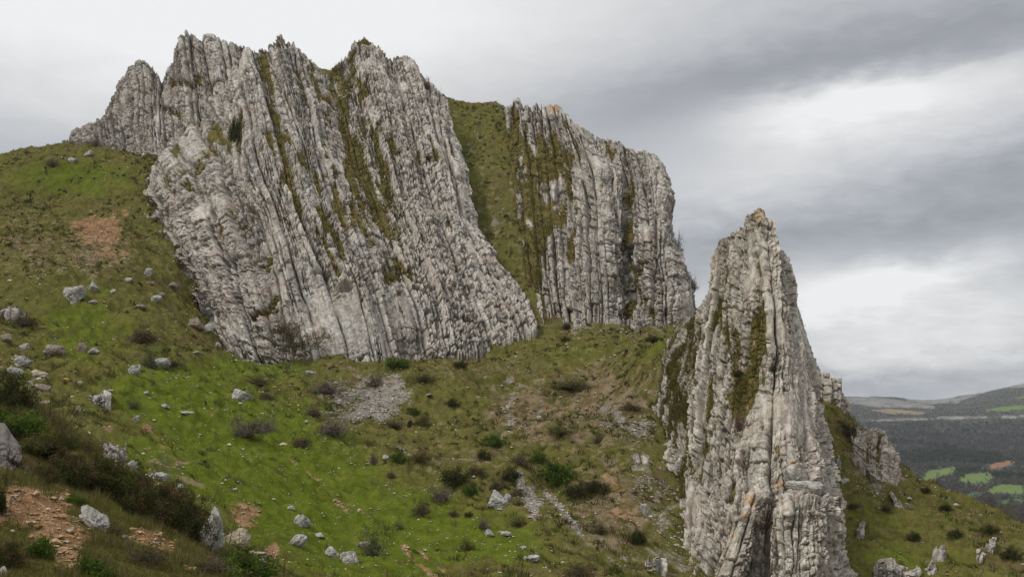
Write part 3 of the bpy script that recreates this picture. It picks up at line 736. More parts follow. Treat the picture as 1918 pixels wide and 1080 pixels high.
raw = [  # x, y, z
    (0,0,-1.7),(-8,0,-1.2),(8,0,-2.6),(0,8,-3.1),(-4,9,-2.2),(6,10,-4.4),(-2,20,-4.3),(6,26,-6.4),(15,30,-8),(25,40,-10),(12,45,-10),(14,58,-9.5),(22,68,-9),(24,78,-6.5),(18,85,-3.5),(22,92,-2.5),(10,96,2),
    (0,-25,-1.5),(-40,-30,8),(40,-30,-14),(-60,10,12),(-35,20,5),(40,10,-12),(60,40,-20),(90,60,-32),(-90,60,24),
    (45,110,-17),(55,130,-24),(70,105,-27),(100,100,-40),(90,150,-45),(140,130,-62),(60,170,-14),(45,150,4),(33,122,3),(35,135,8),(130,220,-70),(80,230,-45),(200,200,-85),(200,60,-75),
    (-120,150,40),(-130,110,30),(-85,205,38),(-120,230,20),(-60,230,44),(-20,230,46),(-10,205,54),(30,215,5),(15,195,30),(30,160,6),(34,175,0),(40,190,-10),(20,185,22),(29,148,9),(0,260,25),(-60,290,10),(60,290,-35),(-140,300,0),(120,320,-75),(0,330,-20),(-180,200,25)]
for nm, dyv, dzv in (("rock_wall", 6, -4), ("rock_crag", 6, -3), ("rock_buttress", 6, -4)):
    Bs = SHEETS[nm]
    nv, nu, _ = Bs.shape
    for a in np.linspace(0.22, 0.93, 5):
        for c_ in np.linspace(0.10, 0.92, 8):
            k = 0.3 if (nm == "rock_buttress" and c_ < 0.2) else 1.0
            raw.append(tuple(Bs[int(a * (nv - 1)), int(c_ * (nu - 1))] + k * np.array([0, dyv, dzv])))
CTRL = np.array([tuple(p) for p in pts] + raw)
keep = []
for i, p in enumerate(CTRL):
    if all(np.hypot(*(p[:2] - CTRL[j, :2])) > 2.2 for j in keep):
        keep.append(i)
CTRL = CTRL[keep]

def tps(r2):
    return 0.5 * r2 * np.log(r2 + 1e-6)
def tps_fit(X, Z, lam):
    n = len(X)
    K = tps(((X[:, None] - X[None]) ** 2).sum(-1)) + lam * np.eye(n)
    Pm = np.hstack([np.ones((n, 1)), X])
    A = np.block([[K, Pm], [Pm.T, np.zeros((3, 3))]])
    return np.linalg.solve(A, np.concatenate([Z, np.zeros(3)]))
X0 = CTRL[:, :2] / 50.0
wts = tps_fit(X0, CTRL[:, 2], 0.0006)
GX0, GY0, GS = -260.0, -60.0, 1.0
gx = np.arange(GX0, 261, GS); gy = np.arange(GY0, 421, GS)
gxx, gyy = np.meshgrid(gx, gy)
Q = np.stack([gxx.ravel(), gyy.ravel()], -1) / 50.0
HG = np.empty(len(Q))
for a in range(0, len(Q), 20000):
    q = Q[a:a + 20000]
    HG[a:a + 20000] = tps(((q[:, None] - X0[None]) ** 2).sum(-1)) @ wts[:-3] + wts[-3] + q @ wts[-2:]
HG = HG.reshape(gxx.shape)
HG = np.clip(HG, -95, 66)

def Hs(x, y):
    """smooth hillside height"""
    x = np.asarray(x, float); y = np.asarray(y, float)
    u = np.clip((x - GX0) / GS, 0, len(gx) - 1.001); v = np.clip((y - GY0) / GS, 0, len(gy) - 1.001)
    i, j = u.astype(int), v.astype(int); fu, fv = u - i, v - j
    fu = fu * fu * (3 - 2 * fu) * 0.5 + fu * 0.5; fv = fv * fv * (3 - 2 * fv) * 0.5 + fv * 0.5
    return (HG[j, i] * (1 - fu) + HG[j, i + 1] * fu) * (1 - fv) + (HG[j + 1, i] * (1 - fu) + HG[j + 1, i + 1] * fu) * fv

def Hn(x, y):
    """hillside with its lumps"""
    d = np.hypot(x, y)
    k = np.clip(d / 60, 0.25, 1.5)
    z = Hs(x, y) + k * (0.55 * fbm(x / 9, y / 9, seed=301, oct=3) + 0.38 * fbm(x / 1.9, y / 1.9, seed=302, oct=3) + 0.45 * fbm(x / 4.6, y / 3.2, seed=304, oct=2) * np.clip((d - 20) / 30, 0.1, 1))
    z = z + 0.17 * np.clip(d / 40, 0.4, 1.6) * fbm(x / 0.55, y / 0.55, seed=303, oct=2)
    return z

def hit(px, py, y0=7.0, y1=260.0):
    """first point of the ground seen at a pixel of the photograph"""
    Y = np.concatenate([np.arange(y0, 60, 0.15), np.arange(60, y1, 0.4)])
    p = P3(px, py, Y)
    below = p[:, 2] < Hn(p[:, 0], p[:, 1])
    k = int(np.argmax(below)) if below.any() else len(Y) - 1
    q = p[k].copy(); q[2] = float(Hn(q[0:1], q[1:2])[0])
    return q

azs = np.radians(np.concatenate([np.arange(-180, -34, 4), np.arange(-34, -28.6, 0.4), np.arange(-28.6, 28.6, 0.062), np.arange(28.6, 34, 0.4), np.arange(34, 181, 4)]))
azs[-1] = azs[0] + 2 * math.pi
rs = [0.4]
while rs[-1] < 330:
    r = rs[-1]
    rs.append(r + (0.5 if r < 6 else max(0.085, r * 0.0058) if r < 60 else 0.34 if r < 200 else 2.5))
rs = np.array(rs)
aa, rr = np.meshgrid(azs, rs)
hx, hy = rr * np.sin(aa), rr * np.cos(aa)
hz = Hn(hx, hy)
HV = np.stack([hx, hy, hz], -1)
hpx, hpy = proj(HV)
front = hy > 5
wq = 22 * fbm(hpx / 60, hpy / 40, seed=310, oct=4, gain=0.65)
qx, qy = hpx + wq, hpy + 0.6 * wq

def blob(items):
    m_ = np.zeros(hpx.shape)
    for x, y, rx, ry, k in items:
        m_ = np.maximum(m_, k * np.exp(-(((qx - x) / rx) ** 2 + ((qy - y) / ry) ** 2)))
    return np.where(front, m_, 0.2)
def strip(items):
    m_ = np.zeros(hpx.shape)
    for p_, wd, k in items:
        m_ = np.maximum(m_, k * np.exp(-(polydist(qx, qy, p_) / wd) ** 2))
    return np.where(front, m_, 0)
lawn_m = blob([(430, 830, 190, 110, 1.0), (560, 920, 160, 130, 1.0), (700, 1000, 200, 110, 0.9), (330, 740, 160, 80, 0.75), (880, 1010, 160, 60, 0.7), (480, 690, 120, 40, 0.7), (150, 620, 130, 90, 0.5),
               (130, 330, 150, 45, 0.55), (880, 300, 40, 130, 0.36), (960, 480, 40, 90, 0.2), (60, 700, 80, 60, 0.35), (1650, 960, 120, 60, 0.35), (250, 960, 160, 90, 0.45), (1700, 1050, 150, 50, 0.4), (1250, 650, 70, 25, 0.5), (1080, 660, 120, 30, 0.35), (900, 760, 100, 50, 0.25), (150, 560, 160, 90, 0.3)]) + 0.12
dry_m = blob([(1130, 760, 140, 120, 0.70), (1150, 950, 120, 140, 0.70), (80, 470, 90, 60, 0.6), (1000, 770, 130, 80, 0.74), (900, 690, 160, 40, 0.45), (520, 700, 80, 20, 0.5), (860, 860, 120, 50, 0.5), (60, 460, 100, 70, 0.55), (180, 470, 90, 60, 0.7), (690, 690, 130, 40, 0.4), (650, 790, 80, 30, 0.5), (850, 230, 60, 60, 0.3), (1000, 400, 50, 160, 0.55), (900, 330, 40, 160, 0.4),
              (1650, 880, 80, 60, 0.6), (1800, 1000, 90, 40, 0.3), (320, 880, 70, 50, 0.5), (380, 1050, 90, 40, 0.4), (30, 420, 60, 30, 0.4), (300, 540, 90, 60, 0.3), (940, 840, 90, 50, 0.4), (1230, 700, 60, 60, 0.4), (210, 310, 90, 40, 0.3)])
soil_m = blob([(185, 430, 60, 42, 0.86), (150, 415, 36, 14, 0.8), (245, 405, 14, 10, 0.7), (210, 475, 40, 20, 0.6), (75, 955, 60, 36, 0.9), (40, 950, 70, 46, 1.0), (110, 1000, 66, 46, 1.0), (135, 1045, 34, 36, 1.0), (120, 935, 30, 20, 0.8),
               (270, 1005, 50, 16, 0.9), (300, 1020, 40, 14, 0.9), (460, 965, 34, 26, 0.95), (520, 1035, 24, 18, 0.9), (207, 803, 10, 7, 0.9), (268, 800, 14, 9, 0.95), (290, 820, 24, 30, 0.45), (1160, 920, 40, 20, 0.6), (1140, 890, 30, 16, 0.5),
               (1170, 960, 40, 30, 0.55), (330, 870, 40, 24, 0.5), (60, 690, 40, 12, 0.5), (1010, 655, 50, 12, 0.4), (350, 1060, 60, 20, 0.5), (1720, 980, 30, 12, 0.5), (1840, 1020, 30, 12, 0.5)])
soil_m = np.maximum(soil_m, strip([([(545, 862), (590, 895), (640, 935), (695, 970)], 5, 0.55), ([(630, 935), (650, 965)], 5, 0.7), ([(748, 1018), (790, 1060), (830, 1095)], 8, 0.68), ([(785, 1030), (850, 1085)], 5, 0.58),
                                   ([(400, 745), (385, 790), (410, 810)], 4, 0.5), ([(560, 830), (640, 900)], 4, 0.5)]))
scree_m = blob([(715, 745, 60, 44, 0.98), (680, 772, 66, 24, 0.85), (640, 740, 60, 26, 0.6), (930, 420, 24, 90, 0.5), (890, 260, 22, 60, 0.42), (985, 330, 26, 70, 0.5), (740, 715, 36, 22, 0.7), (640, 715, 30, 10, 0.5), (1000, 935, 26, 22, 0.85), (1150, 780, 40, 30, 0.6), (1200, 800, 40, 60, 0.55), (1215, 900, 50, 60, 0.5), (1180, 610, 90, 16, 0.45),
                (1080, 615, 40, 12, 0.6), (1240, 960, 40, 70, 0.5), (1200, 1040, 70, 50, 0.45), (960, 720, 40, 24, 0.5), (1640, 905, 30, 24, 0.6), (230, 270, 60, 14, 0.5), (110, 295, 30, 10, 0.5), (945, 200, 20, 14, 0.5), (1000, 340, 20, 60, 0.5), (70, 720, 40, 30, 0.45)])
scree_m = np.maximum(scree_m, strip([([(425, 665), (510, 688), (590, 694), (660, 686), (720, 668), (850, 660), (960, 636), (1005, 612)], 8, 0.34), ([(400, 600), (360, 530), (320, 470)], 9, 0.42), ([(1010, 605), (1100, 618), (1200, 622), (1300, 606)], 11, 0.40), ([(1225, 800), (1205, 880), (1250, 960), (1270, 1060)], 40, 0.42), ([(975, 890), (985, 915), (1005, 935), (990, 960)], 10, 0.8), ([(1030, 930), (1060, 965), (1080, 985), (1100, 1010)], 9, 0.68), ([(965, 740), (960, 770), (955, 810)], 9, 0.62), ([(735, 830), (765, 850)], 4, 0.6), ([(1015, 750), (1010, 790)], 6, 0.6), ([(1120, 1010), (1170, 1070)], 10, 0.5)]))
HF = gridfaces(*hx.shape)
me = mesh_np("hillside", HV, HF, {'lawn': lawn_m, 'dry': dry_m, 'soil': soil_m, 'scree': scree_m}, mats=[M['turf']])
tag(link("hillside", me), kind="structure")
# ------------------------------------------------------------------ boulders
import bmesh
def ico(sub):
    bm = bmesh.new(); bmesh.ops.create_icosphere(bm, subdivisions=sub, radius=1)
    V = np.array([v.co[:] for v in bm.verts]); F = np.array([[v.index for v in f.verts] for f in bm.faces]); bm.free()
    return V, F
ICO4, ICO3 = ico(5), ico(4)

def boulder_mesh(name, seed, dims, mat, big=False, angular=1.0, lichen=0.0, strata=0.0):
    V, F = ICO4 if big else ICO3
    rng = np.random.default_rng(seed)
    n = rng.normal(size=(13, 3)); n /= np.linalg.norm(n, axis=1)[:, None]
    d = rng.uniform(0.52, 1.0, 13)
    dot = V @ n.T
    r = np.where(dot > 0.05, d / np.maximum(dot, 0.05), 9)
    r = -np.log(np.exp(-34 * np.minimum(r, 3)).sum(1) + math.exp(-34 * 1.12)) / 34
    P = V * (r * angular + (1 - angular) * 0.9)[:, None]
    o = rng.uniform(0, 50, 3)
    f1 = fbm(V[:, 0] * 1.7 + o[0], V[:, 1] * 1.7 + o[1], V[:, 2] * 1.7 + o[2], seed=seed, oct=4, gain=0.55)
    f2 = fbm(V[:, 0] * 6 + o[0], V[:, 1] * 6 + o[1], V[:, 2] * 6 + o[2], seed=seed + 1, oct=3, gain=0.6)
    f3 = fbm(V[:, 0] * 3.2 + o[1], V[:, 1] * 3.2 + o[2], V[:, 2] * 3.2 + o[0], seed=seed + 2, oct=2)
    crack = np.exp(-(f3 / 0.045) ** 2)
    P = P * (1 + 0.15 * f1 + 0.12 * f2 - 0.16 * sstep(f2, 0.2, 0.45) - 0.10 * crack + 0.05 * np.sign(f3))[:, None]
    if strata:
        P = P + 0.10 * strata * np.stack([0 * f1, 0 * f1, np.round(P[:, 2] * 5) / 5 - P[:, 2]], -1)
    lo, hi = P.min(0), P.max(0)
    P = (P - (lo + hi) / 2) / (hi - lo)
    P = P * np.array(dims)
    li = np.full(len(P), 0.0) if not lichen else lichen * sstep(f1, -0.2, 0.4)
    return mesh_np(name, P, F, {'lichen': li}, mats=[mat])

N_ROCK = [0]
def boulder(px, base, w, h, mat, label, tilt=0.0, big=False, Y=None, depth=0.8, group=None, name="boulder", cat="boulder", sink=0.32, lichen=0.0, angular=1.0, yaw=0.0, strata=0.0):
    N_ROCK[0] += 1
    q = hit(px, base) if Y is None else P3(px, base, Y)
    k = q[1] / FPX
    dims = (w * k, w * k * depth, h * k * (1 + sink))
    me = boulder_mesh(name, 1000 + N_ROCK[0] * 7, dims, M[mat], big, angular, lichen, strata)
    o = link(name, me, loc=(q[0], q[1] + dims[1] * 0.25, q[2] + dims[2] * (0.5 - sink)), rot=(0, R(tilt), R(yaw)))
    return tag(o, label, cat, group)

B_ = 'boulder'; BB = 'boulder_brown'; BT = 'boulder_tan'; BO = 'boulder_orange'
BOULDERS = [
 (136,566,52,36,B_,"big angular grey boulder with dark overhang on the left meadow, largest on the upper slope",8,True),
 (172,543,20,18,B_,"pointed grey stone standing up just right of the big angular boulder",-15),
 (322,541,25,16,BB,"brown blocky stone on dark grass left of the rock wall foot",-8),
 (275,518,14,17,B_,"small upright grey stone above the brown block, near the wall",10),
 (263,583,27,9,BB,"flat brownish slab lying on the grass mid-slope left of the wall",4),
 (288,564,25,12,B_,"low grey boulder with a pale top, right of the flat brown slab's top",-12),
 (301,553,12,5,B_,"small flat stone touching the back of the low grey boulder",0),
 (364,615,34,24,BB,"rounded brown boulder over a dark bush near the wall's left foot",10,True),
 (388,622,27,14,B_,"smooth pale boulder right beside the rounded brown boulder",-5),
 (248,702,27,22,B_,"round grey boulder alone on bright grass left of a spiky bush",5,True),
 (300,690,38,20,B_,"pale lumpy rock half grown over by a dark bush on the left meadow",-14,True),
 (172,667,24,14,B_,"square pale block, right one of a touching pair on the left meadow",4),
 (149,661,21,17,BB,"taller brownish block, left one of a touching pair on the left meadow",-6),
 (97,668,38,24,BB,"wide brown boulder with grass on its right on the left meadow",6,True),
 (43,661,18,18,B_,"grey upright block left of the wide brown boulder",3),
 (38,688,38,24,B_,"cracked pale grey boulder under the upright block near the left picture edge",-4,True),
 (3,592,22,14,B_,"smooth white stone cut by the left picture edge beside the long outcrop",0),
 (10,645,26,18,BB,"brown boulder cut by the left picture edge, below the dark bush",0),
 (407,650,13,10,B_,"small white cube of stone on grass just left of the wall's corner",0),
 (367,666,22,7,B_,"thin pale slab sunk in grass below the wall's left corner",3),
 (582,703,21,10,B_,"lone grey stone in the grass just under the small tree",0),
 (280,536,15,8,BB,"little brown stone directly below the small upright grey stone",0),
 (210,551,13,8,B_,"small pale stone between the pointed stone and the slope above",-10),
 (238,531,19,10,B_,"leaning grey shard on the grass above the left meadow",-24),
 (172,569,17,8,B_,"white flat stone at the lower right corner of the big angular boulder",0),
 (452,752,43,20,B_,"long grey boulder lying alone on the bright lawn, tilted down to the right",14,True),
 (307,764,19,9,B_,"small pale hump of rock on lawn between a spiky bush and a flat white slab",0),
 (347,783,29,8,B_,"flat white slab with dark spots in the middle of the left lawn",6),
 (273,738,12,6,B_,"tiny white stone above the spiky bush on the left lawn",0),
 (254,795,16,9,B_,"small white shard leaning above the reddish earth hole",-28),
 (245,880,22,16,B_,"small reddish grey rock just right of the craggy outcrop block",0),
 (290,895,42,14,B_,"white streaked flat rock on the foreground rim beside bare branches",14,True),
 (336,917,16,9,B_,"small white stone at the right end of the rim, below bare branches",0),
 (440,1024,48,36,BT,"square tan boulder freshly broken, in front of the orange soil bank",4,True),
 (478,1042,46,12,BT,"flat cream coloured slab lying below the square tan boulder",2),
 (565,985,33,24,B_,"black and white lichened boulder, upper of the near pair on the lawn",-6,True),
 (558,1024,38,24,B_,"lumpy black and white lichened boulder, lower of the near pair on the lawn",-18,True),
 (597,1007,21,8,B_,"small white arched stone right of the lumpy lichened boulder",8),
 (488,1055,20,10,B_,"little grey stone below the flat cream slab",0),
 (544,956,17,8,B_,"small white stone above the near pair of lichened boulders",-10),
 (655,1054,46,24,B_,"long white lichened rock sloping to the right near the bottom of the picture",16,True),
 (617,1042,30,20,B_,"knobbly grey rock touching the long white lichened rock's left end",-16),
 (690,1030,46,12,BB,"dark thin ledge half covered by a wispy green bush at the picture bottom",6),
 (440,922,11,6,B_,"tiny white stone alone in the open lawn centre left",0),
 (132,1012,15,9,BO,"small orange stone on the bare soil bank in the foreground",0),
 (123,719,15,8,BO,"flat orange stone on grass left of two dark stones",0),
 (140,719,9,8,BB,"small dark stone right beside the flat orange stone",0),
 (148,721,13,8,B_,"pale stone at the right of the small dark stone near the flat orange stone",0),
 (147,770,9,11,B_,"small upright white stone on the grass below the flat-topped ledge",0),
 (75,708,42,16,BT,"long ledge with orange top at the left above the dark juniper",3),
 (78,735,28,14,BB,"grey brown ledge stone just below the orange topped ledge",6),
 (25,706,32,18,B_,"broken pale ledge left of the orange topped ledge, above the juniper",-5),
 (80,760,32,12,BB,"low broken ledge right of the dark juniper",5),
 (932,951,46,36,B_,"big white angular boulder in the middle of the lower meadow",-10,True),
 (950,938,14,16,B_,"small wedge stone leaning against the big white angular boulder's right side",20),
 (917,1008,19,14,B_,"pale stone below the big white boulder, left of a flat one",0),
 (945,1003,27,9,B_,"flat white stone below the big white boulder, right of a taller one",4),
 (990,1050,42,10,B_,"low dark flat stone lying in grass near the bottom centre",0),
 (722,862,14,10,B_,"white stone among bushes at the lower end of the grey scree",0),
 (800,748,22,6,BB,"low brown stone in grass right of the grey scree",-8),
 (980,1028,13,5,B_,"small flat dark stone above the low dark flat one at bottom centre",0),
 (1293,938,26,26,BB,"smooth brown boulder wedged against the spire's left foot",18,True),
 (162,293,22,13,B_,"smooth white boulder in front of a reddish bush below the crag",-18),
 (133,306,20,11,B_,"low grey boulder left of the smooth white one on the skyline meadow",-12),
 (260,291,20,5,B_,"flat pale slab in the grass under the crag",0),
 (1583,906,20,9,B_,"small stone with a dark hollow beneath it right of the spire",-8),
 (1700,955,12,14,BB,"dark block at the lower end of the slanting grey rib",-20),
 (1210,965,20,22,B_,"pale block on the stony slope left of the spire",-10),
]
for b_ in BOULDERS:
    px, base, w_, h_, mt, lb = b_[:6]
    boulder(px, base, w_, h_, mt, lb, tilt=b_[6] if len(b_) > 6 else 0, big=len(b_) > 7)
# ribbed outcrops standing in the slopes
RIBS = [
 (1757, 1046, 24, 30, "grey brown rock rib sticking out of the right slope", 7),
 (1833, 1055, 32, 24, "grey outcrop near the lower right corner, left of a reddish patch", 5),
 (1848, 1030, 14, 24, "thin leaning rock above the lower right outcrop", 12),
 (1742, 1075, 22, 28, "grey rock low on the right slope between two ribs", 6),
 (1655, 1082, 44, 40, "blocky grey outcrop at the bottom edge right of the spire", 2),
 (1700, 1086, 38, 26, "lower grey outcrop touching the blocky one at the bottom edge", -4),
 (1613, 1005, 16, 30, "upright grey rock in the grass close right of the spire's base", 4),
 (1569, 884, 14, 38, "narrow standing rock beside the spire's right edge", 2),
 (1688, 950, 16, 34, "slanting grey rib high on the right slope under the low fin", -19),
 (210, 866, 46, 40, "craggy grey outcrop block on the foreground rim behind the heather row", 5),
 (183, 757, 40, 20, "flat-topped dark grey ledge rising from lawn left of the spiky bush", 1),
 (27, 597, 44, 24, "long pale outcrop with a dark bush below it near the left picture edge", 4),
 (1225, 1070, 40, 34, "brown crumbly rock left of the spire at the picture bottom", 3),
]
for n_, a_ in enumerate(RIBS):
    rib(*a_, seed=n_)
# special rocks
boulder(170, 992, 66, 36, B_, "long white slab with orange end lying tilted on the foreground soil bank", tilt=42, big=True, lichen=0.35, depth=0.6, name="slab", cat="slab", sink=0.05)
boulder(393, 1026, 48, 84, B_, "tall smooth grey boulder at the right end of the dark heather row", tilt=12, big=True, depth=0.8, angular=0.8)
boulder(2, 1082, 20, 24, B_, "grey rock corner at the very bottom left of the picture", Y=14)
boulder(1515, 926, 80, 25, B_, "loose horizontal slab with orange lichen lying across the spire's shoulder", Y=52.5, big=True, tilt=5, depth=0.5, lichen=0.35, name="slab", cat="slab", sink=0.0, strata=1)
boulder(1492, 905, 46, 44, B_, "knob with orange lichen standing just above the loose horizontal slab", Y=55.5, big=True, tilt=4, lichen=0.55, angular=0.8)
# dark outcrop in the near left corner
OUT = [
    [(-70, 950, 20.6), (-66, 870, 21.2), (-60, 800, 22)],
    [(-20, 955, 20.2), (-18, 870, 20.9), (-16, 792, 21.8)],
    [(12, 950, 20.2), (8, 880, 20.8), (3, 806, 21.7)],
    [(34, 940, 20.4), (26, 890, 20.9), (20, 842, 21.5)],
    [(56, 928, 21), (48, 900, 21.3), (40, 876, 21.6)],
]
M['cliff'], keep_ = M['outcrop'], M['cliff']
oc = rock_sheet("outcrop", OUT, 240, 280, 83, thick=1.6, lean=-0.5, amp=0.9, sc=0.22, jag=0.05, skirt=0.8, fine=0.9, bw=0.5, veg_bias=-0.3)
M['cliff'] = keep_
tag(oc, "dark grey ribbed outcrop leaning at the left picture edge above the orange soil", "outcrop")
for nm, ln, sd, lb in (("outcrop", [[(1150, 892, 69), (1155, 868, 70), (1160, 850, 71.5)], [(1180, 900, 68), (1180, 868, 69.5), (1182, 842, 71.5)], [(1210, 905, 68), (1208, 870, 69.5), (1205, 840, 71.5)], [(1240, 905, 69), (1236, 880, 70.5), (1230, 858, 72)]], 91,
                        "low ribbed grey outcrop on the stony slope just left of the spire's foot"),
                       ("outcrop", [[(1120, 806, 85), (1124, 790, 86), (1128, 778, 87)], [(1145, 810, 84), (1146, 786, 85.5), (1148, 768, 87)], [(1172, 806, 84.5), (1172, 780, 86), (1170, 758, 88)], [(1192, 790, 87), (1190, 770, 88), (1186, 752, 89)]], 93,
                        "flat pale outcrop among stones above the low ribbed one, left of the spire")):
    oc = rock_sheet(nm, ln, 180, 160, sd, thick=3, lean=0.1, amp=1.0, sc=0.45, jag=0.3, skirt=2, fine=0.7, veg_bias=0.12)
    tag(oc, lb, "outcrop")

# ------------------------------------------------------------------ plants
def tubes(segs, sides=4):
    """segs (n, 8): p0, p1, r0, r1"""
    s = np.asarray(segs, float)
    p0, p1, r0, r1 = s[:, :3], s[:, 3:6], s[:, 6], s[:, 7]
    d = p1 - p0; d /= np.linalg.norm(d, axis=1)[:, None] + 1e-9
    a = np.where(np.abs(d[:, 2:3]) < 0.9, np.array([[0, 0, 1.0]]), np.array([[1.0, 0, 0]]))
    u = np.cross(d, a); u /= np.linalg.norm(u, axis=1)[:, None]; v = np.cross(d, u)
    th = np.arange(sides) / sides * 2 * math.pi
    ring = u[:, None] * np.cos(th)[None, :, None] + v[:, None] * np.sin(th)[None, :, None]
    V = np.concatenate([p0[:, None] + ring * r0[:, None, None], p1[:, None] + ring * r1[:, None, None]], 1)
    k = np.arange(sides); f = np.stack([k, (k + 1) % sides, (k + 1) % sides + sides, k + sides], -1)
    F = (np.arange(len(s)) * 2 * sides)[:, None, None] + f[None]
    return V.reshape(-1, 3), F.reshape(-1, 4)

def grow(rng, p, d, L_, r, level, out, nch=(4, 6), bend=0.35, spread=0.75, up=0.15, ratio=0.62):
    n = 3
    for k in range(n):
        d = d + rng.normal(0, bend / n, 3) + np.array([0, 0, up / n]); d = d / np.linalg.norm(d)
        q = p + d * L_ / n
        r1 = r * (1 - 0.22)
        out.append((*p, *q, r, r1))
        if level > 0 and (k > 0 or level < 2):
            for _ in range(rng.integers(*nch) // 2 + 1):
                e = rng.normal(0, 1, 3); e -= d * (e @ d); e /= np.linalg.norm(e)
                dd = d * (1 - spread * 0.5) + e * spread; dd /= np.linalg.norm(dd)
                t_ = rng.uniform(0.2, 1)
                grow(rng, p + (q - p) * t_, dd, L_ * ratio * rng.uniform(0.7, 1.1), r1 * 0.55, level - 1, out, nch, bend, spread, up, ratio)
        p, r = q, r1
    return out

def leaves(rng, cen, rad, n, size, cols_, jit=0.25, upb=0.3, aspect=1.6):
    """n leaf quads scattered about the clump centres; a colour per clump with its own variation"""
    k = rng.integers(0, len(cen), n)
    P = cen[k] + rng.normal(0, 1, (n, 3)) * (rad if np.ndim(rad) == 0 else np.asarray(rad)[k])[..., None] if np.ndim(rad) else cen[k] + rng.normal(0, rad, (n, 3))
    a = rng.normal(0, 1, (n, 3)); a[:, 2] += upb; a /= np.linalg.norm(a, axis=1)[:, None]
    b2 = np.cross(a, rng.normal(0, 1, (n, 3))); b2 /= np.linalg.norm(b2, axis=1)[:, None]
    sz = size * rng.uniform(0.5, 1.3, n)[:, None]
    a, b2 = a * sz * aspect, b2 * sz
    V = np.stack([P - b2 * .5, P + a * .5 - b2 * 0.1, P + a, P + b2 * .5 + a * 0.3], 1)
    F = np.arange(4 * n).reshape(n, 4)
    cc_ = np.asarray(cols_)
    base = cc_[rng.integers(0, len(cc_), len(cen))][k] * rng.uniform(1 - jit, 1 + jit, (n, 1))
    C_ = np.repeat(base, 4, 0)
    return V.reshape(-1, 3), F, C_

def dome(rng, n, inner=0.55, lump=0.25):
    """clump centres in an uneven half-ellipsoid of unit radius and height"""
    d = rng.normal(0, 1, (n, 3)); d[:, 2] = np.abs(d[:, 2]); d /= np.linalg.norm(d, axis=1)[:, None]
    r = rng.uniform(inner, 1, n) * (1 + lump * fbm(d[:, 0] * 2 + 9, d[:, 1] * 2, d[:, 2] * 2, seed=int(rng.integers(1e6)), oct=2))
    return d * r[:, None]

GREEN = [(0.058, 0.109, 0.017), (0.087, 0.145, 0.026), (0.123, 0.174, 0.032), (0.072, 0.090, 0.023)]
DARK = [(0.038, 0.052, 0.018), (0.060, 0.074, 0.023), (0.081, 0.088, 0.028), (0.096, 0.074, 0.038)]
HEATH = [(0.057, 0.061, 0.023), (0.095, 0.099, 0.028), (0.123, 0.085, 0.046), (0.152, 0.104, 0.057), (0.076, 0.104, 0.027)]
BROWN = [(0.128, 0.090, 0.054), (0.173, 0.128, 0.075), (0.090, 0.068, 0.039), (0.105, 0.105, 0.039)]
GREYB = [(0.203, 0.165, 0.124), (0.149, 0.119, 0.086), (0.257, 0.216, 0.169), (0.115, 0.108, 0.054)]
RED = [(0.168, 0.098, 0.073), (0.133, 0.084, 0.062), (0.210, 0.140, 0.105)]
OLIVE = [(0.119, 0.119, 0.037), (0.156, 0.144, 0.050), (0.094, 0.100, 0.031), (0.175, 0.138, 0.069)]

def bush_proto(kind, seed):
    """(foliage mesh or None, branches mesh) of a unit bush: radius 1, height 1"""
    rng = np.random.default_rng(seed)
    pal, nl, size, ncl, cr = {'cushion': (GREEN, 2600, 0.085, 70, 0.11), 'dark': (DARK, 2600, 0.085, 60, 0.12), 'heath': (HEATH, 9000, 0.052, 150, 0.085), 'juniper': (DARK, 7000, 0.055, 110, 0.08),
                              'brown': (BROWN, 1500, 0.075, 60, 0.12), 'grey': (GREYB, 900, 0.06, 60, 0.14), 'red': (RED, 1300, 0.07, 50, 0.13), 'wispy': (GREEN, 900, 0.06, 60, 0.13), 'olive': (OLIVE, 2000, 0.075, 70, 0.12)}[kind]
    cen = dome(rng, ncl, 0.35 if kind in ('heath', 'cushion', 'dark') else 0.2, 0.45)
    V, F, C_ = leaves(rng, cen, cr, nl, size, pal, 0.3, 0.5 if kind == 'juniper' else 0.2)
    V[:, 2] = np.maximum(V[:, 2], -0.06)
    fol = mesh_np(kind + "_foliage", V, F, cols={'leaf_colour': C_}, smooth=False, mats=[M['leaf']])
    segs = []
    ns = {'grey': 170, 'red': 110, 'brown': 90, 'wispy': 90, 'olive': 60}.get(kind, 26)
    for _ in range(ns):
        c = cen[rng.integers(0, ncl)] * rng.uniform(0.8, 1.12)
        b0 = np.array([rng.normal(0, 0.10), rng.normal(0, 0.10), -0.05])
        mid = b0 + (c - b0) * 0.5 + rng.normal(0, 0.07, 3) + np.array([0, 0, 0.10])
        segs += [(*b0, *mid, 0.014, 0.009), (*mid, *c, 0.009, 0.004)]
        for _k in range(3 if kind in ('grey', 'red', 'brown', 'wispy') else 0):
            e = c + rng.normal(0, 0.13, 3)
            segs.append((*(mid + (c - mid) * rng.uniform(0.2, 0.9)), *e, 0.006, 0.003))
    V, F = tubes(segs, 3)
    br = mesh_np(kind + "_branches", V, F, smooth=False, mats=[M['twig'] if kind in ('grey', 'red', 'brown', 'wispy') else M['bark']])
    return fol, br
PROTO = {k: [bush_proto(k, 500 + 17 * i + 3 * j) for j in range(3 if k in ('heath', 'cushion', 'brown', 'dark') else 2)] for i, k in enumerate(('cushion', 'dark', 'heath', 'juniper', 'brown', 'grey', 'red', 'wispy', 'olive'))}
N_BUSH = [0]
